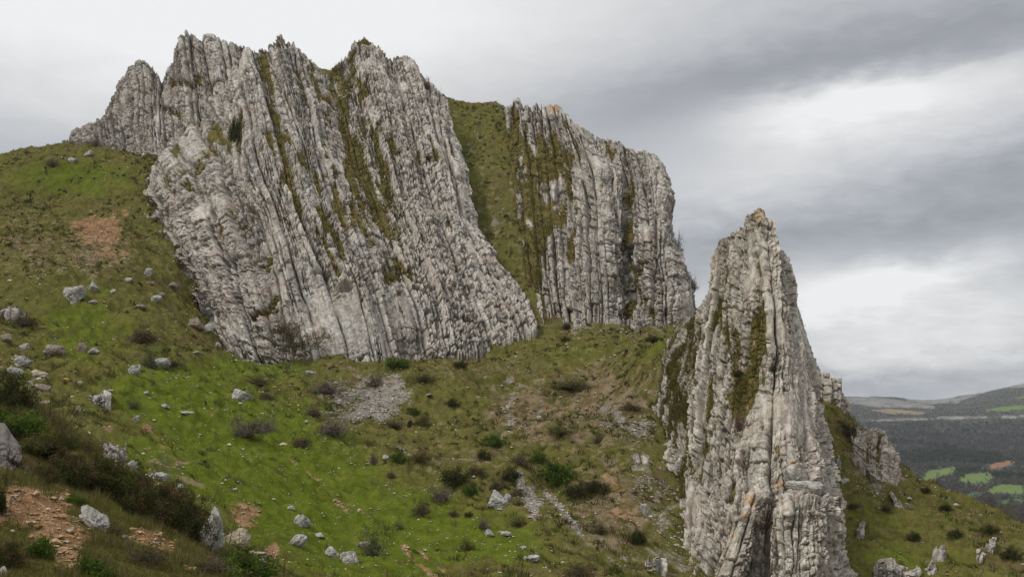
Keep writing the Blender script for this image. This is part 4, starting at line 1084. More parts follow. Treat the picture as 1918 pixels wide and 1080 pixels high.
def bush(px, base, w_, h_, kind, label, group=None, Y=None, deep=0.9, name="shrub", cat="shrub", q=None):
    N_BUSH[0] += 1
    if q is None:
        q = hit(px, base) if Y is None else P3(px, base, Y)
    k = q[1] / FPX
    rng = random.Random(N_BUSH[0])
    root = link(name, None, loc=(q[0], q[1], q[2]), rot=(0, 0, 0))
    root.scale = (w_ * k * 0.54, w_ * k * 0.54 * deep, h_ * k * (0.82 if kind in ('dark', 'heath', 'brown') else 0.95))
    fol, br = PROTO[kind][N_BUSH[0] % len(PROTO[kind])]
    fl = link("foliage", fol, root); bc = link("branches", br, root)
    a = rng.uniform(0, 6.28)
    fl.rotation_euler = bc.rotation_euler = (0, 0, a)
    return tag(root, label, cat, group)

BUSHES = [  # px, base py, width, height, kind, label
 (265,640,74,36,'brown',"wide low brown shrub in the middle of the left meadow"),
 (280,688,46,44,'wispy',"spiky green brown bush behind the pale lumpy rock"),
 (325,686,26,20,'brown',"small dark shrub at the right side of the pale lumpy rock"),
 (40,615,70,26,'brown',"dark brown shrub spilling below the long pale outcrop"),
 (248,768,40,34,'wispy',"thin upright twiggy green bush standing alone on the left lawn"),
 (462,822,84,40,'grey',"large grey leafless shrub on the lawn, wider than the one beside it"),
 (500,808,40,30,'grey',"smaller grey leafless shrub touching the large one's upper right"),
 (565,838,46,28,'brown',"grey brown shrub on the lawn right of the two leafless ones"),
 (622,820,72,44,'grey',"large grey brown shrub at the lower left corner of the scree"),
 (590,780,50,24,'brown',"low brown shrub left of the grey scree"),
 (500,748,36,22,'brown',"low brown shrub right of the long grey boulder"),
 (480,720,60,20,'brown',"flat brown shrub below the wall's left foot"),
 (612,735,70,30,'grey',"grey brush along the upper left border of the scree"),
 (700,722,60,24,'grey',"grey brush at the top of the scree"),
 (745,688,52,18,'cushion',"bright green cushion shrub under the rock wall, right of the scree top"),
 (790,715,50,16,'olive',"olive mat shrub right of the scree, below the bright cushion"),
 (862,688,30,16,'dark',"small round dark shrub under the wall's right part"),
 (848,765,28,18,'dark',"small round dark shrub alone right of the scree"),
 (775,778,26,14,'cushion',"small green cushion touching the scree's right border"),
 (735,800,56,18,'brown',"brown brush below the scree"),
 (790,798,44,22,'olive',"olive shrub right of the small black bundle"),
 (925,838,52,24,'cushion',"green cushion shrub on the stony middle slope"),
 (905,860,28,22,'dark',"dark shrub just below the green cushion on the stony slope"),
 (975,870,44,26,'brown',"brown half of a two coloured shrub above the path"),
 (1008,868,34,26,'cushion',"green half of a two coloured shrub above the path"),
 (1045,905,80,42,'cushion',"widest green shrub of the meadow, right above the pale path"),
 (955,898,46,30,'dark',"dark green shrub left of the pale path's upper end"),
 (890,890,52,20,'brown',"brown mat shrub left of the dark green one by the path"),
 (850,908,54,38,'dark',"dark clump on the lower meadow left of the big white boulder"),
 (880,926,30,22,'cushion',"round green cushion at the right foot of the dark clump"),
 (825,938,52,34,'grey',"grey leafless shrub left of the round green cushion"),
 (930,915,40,24,'brown',"brown shrub just behind the big white angular boulder"),
 (968,930,36,24,'brown',"brown tuft between the big white boulder and the pale path"),
 (1120,922,48,28,'dark',"dark shrub on the orange soil right of the path"),
 (1080,930,50,28,'dark',"dark shrub between the pale path and the orange soil"),
 (788,968,38,36,'brown',"brown twiggy shrub on the lower lawn"),
 (850,966,22,18,'brown',"small brown tuft right of the brown twiggy shrub"),
 (878,968,18,10,'dark',"tiny dark tuft left of the big white boulder's foot"),
 (905,990,22,26,'grey',"thin grey tuft standing just above the pale lower stones"),
 (968,985,36,18,'olive',"olive tuft below the pale path's bend"),
 (733,896,20,16,'brown',"small brown tuft on the bright lawn centre"),
 (700,868,24,24,'grey',"thin grey shrub at the lawn's upper edge below the scree"),
 (745,868,34,22,'cushion',"green cushion beside the white stone below the scree"),
 (785,862,44,20,'olive',"olive mat right of the green cushion below the scree"),
 (1180,770,44,18,'brown',"dark brown flat shrub on the slope left of the spire"),
 (1120,830,28,20,'brown',"brown tuft on the stony slope above the low outcrop"),
 (1050,820,60,16,'olive',"olive mat on the stony slope right of the green cushion"),
 (1060,730,90,18,'olive',"long olive heath band on the slope under the buttress"),
 (1190,1016,38,30,'dark',"dark shrub left of the spire near the picture bottom"),
 (1125,1000,40,28,'brown',"brown shrub left of the dark one near the spire's bottom"),
 (1085,1078,60,30,'brown',"brown shrub at the bottom edge left of the spire"),
 (700,1042,70,60,'wispy',"wispy pale green bush over the dark ledge at the picture bottom"),
 (748,992,24,20,'wispy',"small wispy green tuft above the larger wispy bush"),
 (876,1030,28,24,'olive',"round olive tuft on the lower lawn near the bottom centre"),
 (1060,618,16,16,'dark',"small dark shrub at the foot of the buttress"),
 (998,620,22,16,'dark',"small dark shrub in the notch between wall and buttress"),
 (1060,640,18,12,'dark',"round dark tuft a little below the buttress foot"),
 (1200,610,60,14,'brown',"brown heath strip at the buttress's right foot"),
 (1225,640,40,12,'dark',"dark heath strip on the saddle left of the spire"),
 (180,276,20,22,'red',"reddish bare shrub beside the smooth white boulder under the crag"),
 (240,280,24,18,'red',"reddish bare shrub under the crag's left tower"),
 (96,314,28,18,'red',"reddish bare shrub left of the white boulder on the skyline meadow"),
 (300,304,18,14,'red',"small reddish shrub where the meadow meets the wall's top left"),
 (50,290,12,10,'red',"tiny bare shrub on the far left skyline"),
 (1790,1010,30,18,'dark',"dark tuft on the right slope near its edge"),
 (1660,960,30,20,'brown',"brown tuft in the middle of the right slope"),
 (1710,1012,28,20,'dark',"dark tuft low in the middle of the right slope"),
 (1600,960,30,18,'brown',"brown tuft right of the spire above the upright rock"),
 (1855,1000,34,18,'dark',"dark tuft at the right slope's skyline near the picture edge"),
 (1770,958,24,14,'dark',"dark tuft on the right slope's skyline, halfway down"),
 (1735,925,20,12,'dark',"small dark tuft on the right slope's upper skyline"),
 (1895,1050,40,24,'dark',"dark shrub cut by the right picture edge on the slope"),
 (1590,820,36,44,'brown',"brown thin bush between the spire and the low fin"),
]
for b_ in BUSHES:
    if b_[4]:
        bush(*b_)
# on the rocks: seated on the rock sheets themselves
def on_sheet(name, px, py):
    Bs = SHEETS[name]; a, b2 = proj(Bs)
    k = np.unravel_index(np.argmin((a - px) ** 2 + (b2 - py) ** 2), a.shape)
    return Bs[k] + np.array([0, -0.3, -0.2])
for nm, px, py, w_, h_, kd, lb in (
    ("rock_wall", 440, 262, 26, 56, 'dark', "dark upright shrub in the cleft at the rock wall's upper left"),
    ("rock_wall", 797, 166, 30, 26, 'red', "reddish shrub on the crest at the rock wall's right shoulder"),
    ("rock_buttress", 1270, 470, 30, 44, 'grey', "bare bush standing out from the buttress's right edge against the sky"),
    ("rock_buttress", 1308, 535, 26, 34, 'grey', "bare twigs on the lowest right step of the buttress against the sky"),
    ("rock_spire", 1382, 800, 26, 34, 'red', "purplish bare shrub halfway down the spire's face"),
    ("rock_spire", 1445, 690, 16, 18, 'dark', "small dark green plant in a crack high on the spire"),
    ("rock_spire", 1388, 605, 18, 14, 'cushion', "bright green plant in the middle of the spire"),
    ("rock_spire", 1380, 700, 20, 18, 'dark', "small dark shrub on the spire's grassy runnel"),
    ("rock_wall", 640, 128, 18, 20, 'grey', "bare shrub in the notch between the rock wall's peaks"),
    ("rock_wall", 800, 300, 16, 14, 'dark', "dark tuft on the rock wall's right face"),
    ("rock_wall", 535, 415, 20, 14, 'dark', "dark tuft in the middle of the rock wall"),
    ("rock_buttress", 1180, 480, 16, 20, 'dark', "dark shrub in the buttress's green cleft")):
    bush(px, py, w_, h_, kd, lb, q=on_sheet(nm, px, py))
# foreground bank: heather row and neighbours
for px, base, w_, h_, kd, lb in (
    (25, 765, 78, 62, 'juniper', "dark spiky juniper at the left picture edge above the near outcrop"),
    (30, 815, 110, 52, 'cushion', "broad green bush in front of the dark juniper at the left edge"),
    (100, 860, 90, 50, 'heath', "dark heather bush right of the near left outcrop"),
    (75, 905, 60, 40, 'heath', "heather bush hanging beside the near left outcrop's foot"),
    (130, 905, 90, 62, 'heath', "darkest heather bush at the upper left of the row on the bank"),
    (185, 930, 110, 80, 'heath', "tall heather bush second from the upper left in the row on the bank"),
    (245, 960, 110, 90, 'heath', "green topped heather bush in the middle of the row above the white slab"),
    (300, 985, 110, 90, 'heath', "bulky heather bush in the row right of the green topped one"),
    (350, 1010, 90, 84, 'heath', "brown heather bush ending the row beside the tall smooth boulder"),
    (60, 850, 70, 36, 'olive', "olive bush on the near rim between juniper and heather"),
    (150, 845, 80, 26, 'olive', "grassy olive bush behind the darkest heather bush"),
    (-5, 960, 40, 70, 'juniper', "dark bush cut by the left picture edge below the near outcrop"),
    (445, 1085, 140, 54, 'cushion', "broad dark green bush at the picture bottom right of the soil bank"),
    (270, 1060, 80, 50, 'brown', "brown heathery tuft below the heather row near the picture bottom"),
    (75, 1045, 60, 40, 'cushion', "green tuft on the orange soil in the near left corner"),
    (170, 1085, 70, 46, 'cushion', "green tuft at the bottom edge below the white slab"),
    (15, 1060, 70, 50, 'heath', "dark tuft in the near left corner at the picture bottom"),
    (210, 1005, 50, 30, 'brown', "brown tuft just right of the white slab's lower end"),
    (390, 1075, 90, 40, 'brown', "straw brown tuft on the bank below the tall smooth boulder"),
    (140, 945, 40, 18, 'cushion', "low green tuft left above the white slab")):
    if kd:
        bush(px, base, w_, h_, kd, lb)

# the small tree at the wall's foot, bare branch spray on the rim, saplings
def tree(name, q, h, seed, label, cat, pal, nleaf, leaf, levels=3, stems=1, spread=0.75, up=0.2, group=None, rad=0.03, ratio=0.62, crown_jit=0.25):
    rng = np.random.default_rng(seed)
    root = link(name, None, loc=tuple(q))
    limbs = []
    for s_ in range(stems):
        trunk = []
        d = np.array([rng.normal(0, 0.18 * stems ** 0.5), rng.normal(0, 0.18 * stems ** 0.5), 1.0]); d /= np.linalg.norm(d)
        p = np.array([rng.normal(0, 0.04 * stems), rng.normal(0, 0.04 * stems), -0.15]) * h * 0.5
        r = rad * h * (1.0 if stems == 1 else 0.6)
        for k in range(4):
            d = d + rng.normal(0, 0.12, 3); d[2] += 0.05; d /= np.linalg.norm(d)
            q1 = p + d * h * 0.15
            trunk.append((*p, *q1, r, r * 0.78))
            if k > 0:
                for _ in range(3 if stems == 1 else 2):
                    e = rng.normal(0, 1, 3); e[2] = abs(e[2]) * 0.5; e /= np.linalg.norm(e)
                    grow(rng, q1, (d * 0.5 + e) / np.linalg.norm(d * 0.5 + e), h * 0.30 * rng.uniform(0.7, 1.15), r * 0.5, levels - 1, limbs, (3, 5), 0.35, spread, up, ratio)
            p, r = q1, r * 0.78
        grow(rng, p, d, h * 0.32, r, levels - 1, limbs, (3, 5), 0.35, spread, up, ratio)
        V, F = tubes(trunk, 6); link("trunk" if stems < 5 else "stem", mesh_np("trunk", V, F, mats=[M['bark']]), root)
    V, F = tubes(limbs, 3); cr = link("crown", mesh_np("crown", V, F, smooth=False, mats=[M['twig']]), root)
    if nleaf:
        tips = np.array([l[3:6] for l in limbs])
        V, F, C_ = leaves(rng, tips, h * 0.02, nleaf, leaf, pal, 0.3)
        link("leaves", mesh_np("leaves", V, F, cols={'leaf_colour': C_}, smooth=False, mats=[M['leaf']]), cr)
    return tag(root, label, cat, group)
q = hit(548, 690)
tree("small_tree", q, 5.2, 71, "small olive budding tree with bare stems at the foot of the rock wall", "tree", [(0.13, 0.125, 0.05), (0.16, 0.145, 0.065), (0.11, 0.10, 0.045), (0.15, 0.12, 0.075)], 7000, 0.10, levels=3, stems=4, spread=0.85, rad=0.022)
q = hit(823, 182, 150, 250)
tree("sapling", q, 2.6, 73, "thin bare sapling on the grassy skyline right of the rock wall", "sapling", OLIVE, 0, 0.1, levels=2, stems=2, spread=0.4, rad=0.012)
q = hit(318, 905)
tree("bare_shrub", q, 1.5, 75, "spray of bare whitish branches on the foreground rim in front of the lawn", "shrub", OLIVE, 0, 0.1, levels=2, stems=7, spread=0.5, rad=0.008)
q = hit(62, 955)
tree("dead_branch", q, 0.75, 77, "small dead branch sticking out of the soil under the near left outcrop", "branch", OLIVE, 0, 0.1, levels=1, stems=2, spread=0.5, rad=0.01)

# fence posts, black bundle
def post(px, top, Y, label, r):
    a = P3(px, top, Y); z0 = float(Hn(a[0:1], a[1:2])[0])
    hgt = a[2] - z0
    segs = [(0, 0, -0.2, 0.01, 0, hgt * 0.5, r, r), (0.01, 0, hgt * 0.5, 0.035, 0, hgt, r, r * 0.9)]
    V, F = tubes(segs, 8)
    n = len(V); F = [F, np.array([[n - 8 + k for k in range(8)]])]
    o = link("fence_post", mesh_np("fence_post", V, F, mats=[M['rust']]), loc=(a[0], a[1], z0))
    tag(o, label, "fence post")
post(532, 1038, 27, "thin rusty iron post standing at the picture bottom below the lichened boulders", 0.019)
post(724, 1066, 35, "short rusty post tip at the bottom edge right of the long white rock", 0.03)
q = hit(768, 799)
me = boulder_mesh("black_bundle", 4242, (0.42, 0.5, 0.62), M['black'], False, 0.7)
tag(link("black_bundle", me, loc=(q[0], q[1], q[2] + 0.22), rot=(0, R(24), 0)), "small black bundle lying in the grass at the lower right of the scree", "bundle")
# ------------------------------------------------------------------ ground cover: grass, tussocks, loose stones
rng = np.random.default_rng(2024)
nR, nC = hx.shape
flat = lambda a: a.reshape(-1)
gpx, gpy = flat(hpx), flat(hpy)
gY = flat(hy)
gP = HV.reshape(-1, 3)
gl, gd, gs_, gk = flat(lawn_m), flat(dry_m), flat(soil_m), flat(scree_m)
inview = (gY > 8) & (gpx > -420) & (gpx < 2150) & (gpy < 1130) & (gpy > 150)
cand = np.where(inview)[0]
bare = np.clip(sstep(gs_, 0.42, 0.6) + sstep(gk, 0.42, 0.6), 0, 1)

def blades(P, length, width, colr, lean=0.35, r=rng):
    n = len(P)
    a = r.uniform(0, 2 * math.pi, n)
    side = np.stack([np.cos(a), np.sin(a), 0 * a], -1)
    tip = np.stack([r.normal(0, lean, n), r.normal(0, lean, n), np.ones(n)], -1)
    tip /= np.linalg.norm(tip, axis=1)[:, None]
    V = np.stack([P - side * (width * 0.5)[:, None], P + side * (width * 0.5)[:, None], P + tip * length[:, None]], 1)
    V[:, :2, 2] -= 0.03
    return V.reshape(-1, 3), np.repeat(colr, 3, 0)

def pick(n, weight):
    w_ = weight[cand]
    return rng.choice(cand, n, p=w_ / w_.sum())

def jitter(i, k=1.0):
    d = np.hypot(gP[i, 0], gP[i, 1])
    q = gP[i].copy()
    q[:, 0] += rng.uniform(-1, 1, len(i)) * d * 0.0012 * k
    q[:, 1] += rng.uniform(-1, 1, len(i)) * d * 0.0050 * k
    q[:, 2] = Hn(q[:, 0], q[:, 1])
    return q, d

def mixcol(n, pal, w_=None):
    pal = np.array(pal)
    return pal[rng.choice(len(pal), n, p=w_)] * rng.uniform(0.75, 1.25, (n, 1))

LAWN = [(0.112, 0.148, 0.014), (0.142, 0.170, 0.022), (0.088, 0.118, 0.013), (0.175, 0.175, 0.040)]
ROUGH = [(0.118, 0.106, 0.022), (0.165, 0.132, 0.040), (0.225, 0.172, 0.078), (0.080, 0.080, 0.018), (0.145, 0.098, 0.045), (0.100, 0.112, 0.022)]
STRAW = [(0.30, 0.24, 0.135), (0.24, 0.185, 0.105), (0.36, 0.29, 0.175)]
GV, GC = [], []
# sward
i = pick(300000, (1 - bare) * (0.5 + 0.5 * (gY > 0)))
q, d = jitter(i)
k = np.clip(d / 60, 0.3, 3)
islawn = gl[i] + 0.9 * fbm(q[:, 0] / 2.5, q[:, 1] / 2.5, seed=700, oct=4, gain=0.65) > 0.5
isdry = (gd[i] + 0.5 * fbm(q[:, 0] / 2, q[:, 1] / 2, seed=701, oct=3) > 0.5) & ~islawn
cl = np.where(islawn[:, None], mixcol(len(i), LAWN), np.where(isdry[:, None], mixcol(len(i), STRAW + ROUGH), mixcol(len(i), ROUGH + LAWN[:1])))
ln = np.where(islawn, 0.07, 0.14) * rng.uniform(0.6, 1.5, len(i)) * (0.75 + 0.5 * k)
v, c = blades(q, ln, 0.028 * k * rng.uniform(0.6, 1.4, len(i)), cl, 0.5)
GV.append(v); GC.append(c)
# longer grass on the near bank
i = pick(150000, (1 - 0.93 * bare) * (gY < 36) * (gl < 0.75) * (0.06 + 0.94 * (gY < 30)))
q, d = jitter(i)
cl = np.where((rng.uniform(size=len(i)) < 0.22)[:, None], mixcol(len(i), STRAW), mixcol(len(i), ROUGH + LAWN))
clump = sstep(fbm(q[:, 0] / 0.5, q[:, 1] / 0.5, seed=710, oct=2), -0.3, 0.5)
v, c = blades(q, (0.05 + 0.20 * clump) * rng.uniform(0.6, 1.4, len(i)), np.full(len(i), 0.011), cl, 0.45)
GV.append(v); GC.append(c)
V = np.vstack(GV); C_ = np.vstack(GC)
me = mesh_np("grass", V, np.arange(len(V)).reshape(-1, 3), cols={'leaf_colour': C_}, smooth=False, mats=[M['grass']])
tag(link("grass", me), kind="stuff")

# tussocks and low heath nobody would count
TV, TC = [], []
dens = (1 - bare) * np.clip(0.15 + 0.9 * (gl < 0.45) + 0.4 * gd + 0.9 * (gY > 132), 0, 2) * np.clip(0.5 + 1.4 * fbm(gP[:, 0] / 9, gP[:, 1] / 9, seed=720, oct=3), 0.05, 2) * (gY > 26)
n = 9500
i = pick(n, dens)
q, d = jitter(i)
kindr = rng.uniform(size=n)
pal = np.where((kindr < 0.42)[:, None], mixcol(n, DARK + GREEN[:2]), np.where((kindr < 0.75)[:, None], mixcol(n, BROWN), mixcol(n, OLIVE + STRAW[:1])))
rad = rng.lognormal(-1.15, 0.45, n)
nb = 34
cen = np.repeat(q, nb, 0); rr_ = np.repeat(rad, nb)
off = rng.normal(0, 0.42, (n * nb, 2)) * rr_[:, None]
cen[:, :2] += off
cen[:, 2] = Hn(cen[:, 0], cen[:, 1])
hh = rr_ * np.exp(-((off / (rr_[:, None] * 0.8)) ** 2).sum(1)) * rng.uniform(0.45, 1.0, n * nb) + 0.04
kk = np.clip(np.repeat(d, nb) / 60, 0.4, 2.6)
v, c = blades(cen, hh, 0.05 * kk * rng.uniform(0.6, 1.4, n * nb), np.repeat(pal, nb, 0) * rng.uniform(0.7, 1.35, (n * nb, 1)), 0.55)
me = mesh_np("undergrowth", v, np.arange(len(v)).reshape(-1, 3), cols={'leaf_colour': c}, smooth=False, mats=[M['grass']])
tag(link("undergrowth", me), kind="stuff")

# plants in the rock runnels
P_ = np.vstack([a for a, _ in CLIFF_GRASS]); N_ = np.vstack([b2 for _, b2 in CLIFF_GRASS])
n = min(120000, len(P_) * 2)
i = rng.integers(0, len(P_), n)
q = P_[i] + rng.normal(0, 0.10, (n, 3))
d = np.hypot(q[:, 0], q[:, 1]); kk = np.clip(d / 60, 0.6, 2.6)
big = sstep(fbm(q[:, 0] / 1.1, q[:, 2] / 1.1, q[:, 1] / 1.1, seed=730, oct=2), 0.0, 0.4)
RG = [(0.150, 0.130, 0.036), (0.200, 0.150, 0.055), (0.110, 0.105, 0.028), (0.140, 0.100, 0.045), (0.075, 0.085, 0.022)]
pal = np.where((fbm(q[:, 0] / 2.2, q[:, 2] / 2.2, q[:, 1] / 2.2, seed=731, oct=2) > 0.22)[:, None], mixcol(n, DARK + BROWN), mixcol(n, RG))
v, c = blades(q, (0.10 + 0.26 * big) * rng.uniform(0.6, 1.4, n), 0.045 * kk, pal, 0.6)
me = mesh_np("cliff_grass", v, np.arange(len(v)).reshape(-1, 3), cols={'leaf_colour': c}, smooth=False, mats=[M['grass']])
tag(link("cliff_grass", me), kind="stuff")

# loose stones
OV = np.array([(1, 0, 0), (0, 1, 0), (-1, 0, 0), (0, -1, 0), (0, 0, 1), (0, 0, -1), (.6, .6, .55), (-.6, .6, .5), (-.6, -.6, .55), (.6, -.6, .5)], float)
OF = np.array([(0, 6, 4), (6, 1, 4), (1, 7, 4), (7, 2, 4), (2, 8, 4), (8, 3, 4), (3, 9, 4), (9, 0, 4), (0, 5, 1), (1, 5, 2), (2, 5, 3), (3, 5, 0), (0, 1, 6), (1, 2, 7), (2, 3, 8), (3, 0, 9)])
def stones(q, size, colr):
    n = len(q)
    a = rng.uniform(0, 6.28, n); ca, sa = np.cos(a), np.sin(a)
    V = OV[None] * rng.uniform(0.65, 1.25, (n, len(OV), 1)) * (size[:, None] * np.array([1, 1, 1]) * rng.uniform(0.6, 1.3, (n, 3)) * np.array([1, 0.8, 0.55]))[:, None, :] * 0.5
    x = V[..., 0] * ca[:, None] - V[..., 1] * sa[:, None]; y = V[..., 0] * sa[:, None] + V[..., 1] * ca[:, None]
    V = np.stack([x, y, V[..., 2]], -1) + q[:, None] + np.array([0, 0, 0.12]) * size[:, None, None]
    F = (np.arange(n) * len(OV))[:, None, None] + OF[None]
    return V.reshape(-1, 3), F.reshape(-1, 3), np.repeat(colr, len(OV), 0)
PALE = [(0.46, 0.44, 0.39), (0.55, 0.52, 0.46), (0.36, 0.33, 0.28), (0.44, 0.37, 0.28), (0.30, 0.27, 0.23)]
TAN = [(0.37, 0.23, 0.12), (0.44, 0.30, 0.17), (0.30, 0.18, 0.095), (0.40, 0.33, 0.25)]
sets = []
wv = np.clip(0.10 + 1.1 * gd + 0.7 * (gl < 0.35) * (gY > 40), 0, 1.5) * np.clip(0.45 + 1.6 * fbm(gP[:, 0] / 6, gP[:, 1] / 6, seed=740, oct=3), 0.04, 2) * (gY > 28)
i = pick(9500, wv); q, d = jitter(i)
sets.append(stones(q, np.clip(rng.lognormal(-2.05, 0.45, len(i)) * np.clip(d / 70, 0.45, 1.6), 0.04, 0.55), mixcol(len(i), PALE + TAN[:2])))
i = pick(2600, (gl > 0.45) * (gY > 34) * 1.0); q, d = jitter(i)
sets.append(stones(q, np.clip(rng.lognormal(-2.3, 0.4, len(i)) * np.clip(d / 60, 0.5, 1.5), 0.04, 0.35), mixcol(len(i), PALE[:3])))
i = pick(8000, sstep(gk + 0.5 * fbm(gP[:, 0] / 3, gP[:, 1] / 3, seed=745, oct=3), 0.3, 0.85) * (gY > 20)); q, d = jitter(i, 1.5)
sets.append(stones(q, np.clip(rng.lognormal(-1.9, 0.45, len(i)) * np.clip(d / 90, 0.5, 1.4), 0.05, 0.6), mixcol(len(i), PALE)))
i = pick(1100, sstep(gs_, 0.3, 0.7) * (gY < 45)); q, d = jitter(i, 1.5)
sets.append(stones(q, np.clip(rng.lognormal(-2.95, 0.6, len(i)), 0.02, 0.32), mixcol(len(i), TAN)))
i = pick(1300, sstep(gs_, 0.45, 0.9) * (gY >= 45)); q, d = jitter(i, 1.5)
sets.append(stones(q, np.clip(rng.lognormal(-1.9, 0.4, len(i)), 0.05, 0.4), mixcol(len(i), TAN + PALE[2:])))
off = 0; V, F, C_ = [], [], []
for v, f, c in sets:
    V.append(v); F.append(f + off); C_.append(c); off += len(v)
me = mesh_np("scattered_stones", np.vstack(V), np.vstack(F), cols={'leaf_colour': np.vstack(C_)}, smooth=False, mats=[M['pebble']])
tag(link("scattered_stones", me), kind="stuff")
# ------------------------------------------------------------------ the valley and the far hills
KY = [200, 300, 500, 900, 1250, 1500, 1800, 2040, 2085, 2110, 2400, 2700, 2950, 3150, 3500, 5000, 12000]
KZ = [-80, -72, -67, -66, -66, -57, -36, -17, -15, -7, 3, 19, 40, 52, 50, 45, 30]
def Hf(x, y):
    d = np.hypot(x, y) * 0.94
    yy = y + 90 * fbm(x / 500, y / 900, seed=800, oct=3)
    z = np.interp(yy, KY, KZ)
    a = np.degrees(np.arctan2(x, y))
    hill = sstep(a, 23.6, 27.6) * 34 + sstep(a, 25.0, 33) * 40
    z = z + hill * sstep(yy, 1900, 2600)
    z = z - 9 * np.exp(-((a - 22.6) / 1.0) ** 2) * sstep(yy, 2600, 3000) + 5 * sstep(yy, 2500, 3000) * fbm(x / 160, y / 200, seed=801, oct=4)
    z = z + 2.5 * sstep(yy, 1300, 1700) * fbm(x / 60, y / 60, seed=802, oct=3) + 1.2 * fbm(x / 90, y / 90, seed=803, oct=2)
    return z
azf = np.radians(np.concatenate([np.arange(-80, 10, 2.0), np.arange(10, 13, 0.3), np.arange(13, 30, 0.05), np.arange(30, 82, 2.0)]))
rf = [150.0]
while rf[-1] < 14000:
    r = rf[-1]
    rf.append(r * (1.0035 if 600 < r < 3700 else 1.02))
rf = np.array(rf)
A_, R_ = np.meshgrid(azf, rf)
fx, fy = R_ * np.sin(A_), R_ * np.cos(A_)
fz = Hf(fx, fy)
FV = np.stack([fx, fy, fz], -1)
fpx, fpy = proj(FV)
wb = 3.0 * fbm(fpx / 14, fpy / 9, seed=810, oct=2)
ppx, ppy = fpx + wb, fpy + 0.35 * wb
FIELDS = {
 'meadow_field': [[(1726, 895), (1733, 882), (1788, 874), (1793, 880), (1768, 890), (1736, 899)], [(1794, 900), (1802, 890), (1850, 883), (1862, 897), (1850, 903), (1815, 904)],
                  [(1846, 918), (1872, 906), (1925, 909), (1925, 925), (1880, 922), (1862, 924)], [(1840, 769), (1880, 761), (1925, 758), (1925, 764), (1880, 770)], [(1890, 745), (1925, 740), (1925, 746)]],
 'teal_field': [[(1684, 893), (1696, 882), (1718, 881), (1712, 895), (1690, 898)], [(1762, 934), (1790, 926), (1842, 921), (1845, 926), (1800, 934), (1780, 938)], [(1860, 936), (1925, 930), (1925, 940), (1880, 944)]],
 'brown_field': [[(1851, 872), (1862, 867), (1898, 860), (1901, 866), (1880, 874), (1856, 878)], [(1904, 933), (1925, 930), (1925, 938)]],
 'tan_field': [[(1832, 883), (1840, 876), (1852, 874), (1850, 880)], [(1632, 768), (1665, 765), (1735, 772), (1730, 777), (1660, 774)]],
 'limestone': [[(1600, 789), (1640, 785), (1736, 782), (1736, 786), (1640, 790)], [(1738, 784), (1770, 779), (1850, 779), (1850, 783), (1770, 785)], [(1874, 783), (1880, 778), (1925, 778), (1925, 783)],
               [(1580, 744), (1620, 742), (1680, 748), (1750, 760), (1750, 765), (1640, 762), (1600, 756), (1580, 757)], [(1690, 742), (1760, 740), (1795, 744), (1778, 755), (1740, 757), (1700, 750)],
               [(1780, 752), (1800, 742), (1850, 728), (1860, 731), (1815, 745), (1790, 757)], [(1870, 723), (1925, 718), (1925, 724), (1880, 727)]]}
fat = {k: np.max([inpoly(ppx, ppy, p_).astype(np.float32) for p_ in v], axis=0) for k, v in FIELDS.items()}
m, t, b = new_mat('valley_ground')
co = t.new('ShaderNodeTexCoord').outputs['Object']
n1 = t.noise(co, 0.008, 5, 0.6); n2 = t.noise(co, 0.05, 6, 0.65)
c = t.mix(t.ss(n2, 0.35, 0.65), (0.050, 0.045, 0.036), (0.095, 0.088, 0.062))
c = t.mix(t.ss(n1, 0.5, 0.65), c, (0.085, 0.092, 0.045))
for k_, c1, c2 in (('limestone', (0.13, 0.12, 0.10), (0.30, 0.28, 0.25)), ('tan_field', (0.20, 0.155, 0.085), (0.28, 0.21, 0.12)), ('brown_field', (0.24, 0.125, 0.065), (0.30, 0.17, 0.09)),
                   ('teal_field', (0.060, 0.115, 0.050), (0.080, 0.135, 0.060)), ('meadow_field', (0.115, 0.175, 0.040), (0.150, 0.195, 0.055))):
    c = t.mix(t.ss(t.attr(k_), 0.35, 0.65), c, t.mix(t.ss(n2, 0.38, 0.62), c1, c2))
t.put(b.inputs['Base Color'], c)
M['valley'] = m
me = mesh_np("valley", FV, gridfaces(*fx.shape), fat, mats=[m])
tag(link("valley", me), kind="structure")

# bare winter woods, hedges, scrub dots
vis = (fpx > 1440) & (fpx < 1945) & (fpy > 715) & (fpy < 1010) & (fy > 420) & (fy < 3300)
anyfield = np.max([fat[k] for k in fat], axis=0) > 0.3
openf = np.max([fat[k] for k in ('meadow_field', 'teal_field', 'brown_field', 'tan_field')], axis=0) > 0.3
wood = vis & ~openf & (fy < 2040) & ~((fat['limestone'] > 0.3))
wi = np.where(wood.ravel())[0]
r_ = np.random.default_rng(909)
FVf = FV.reshape(-1, 3)
dd = np.clip(FVf[wi, 1], 400, 3300)
near = np.max([inpoly(fpx, fpy - dy_, p_) for dy_ in (2.5, 5, 8) for k in ('meadow_field', 'teal_field', 'brown_field') for p_ in FIELDS[k]], axis=0).ravel()[wi]   # hedges stay low where a field lies behind
NW = 20000
wgt = np.where(near, 0.10, 1.0)
i = r_.choice(wi, NW, p=wgt / wgt.sum())
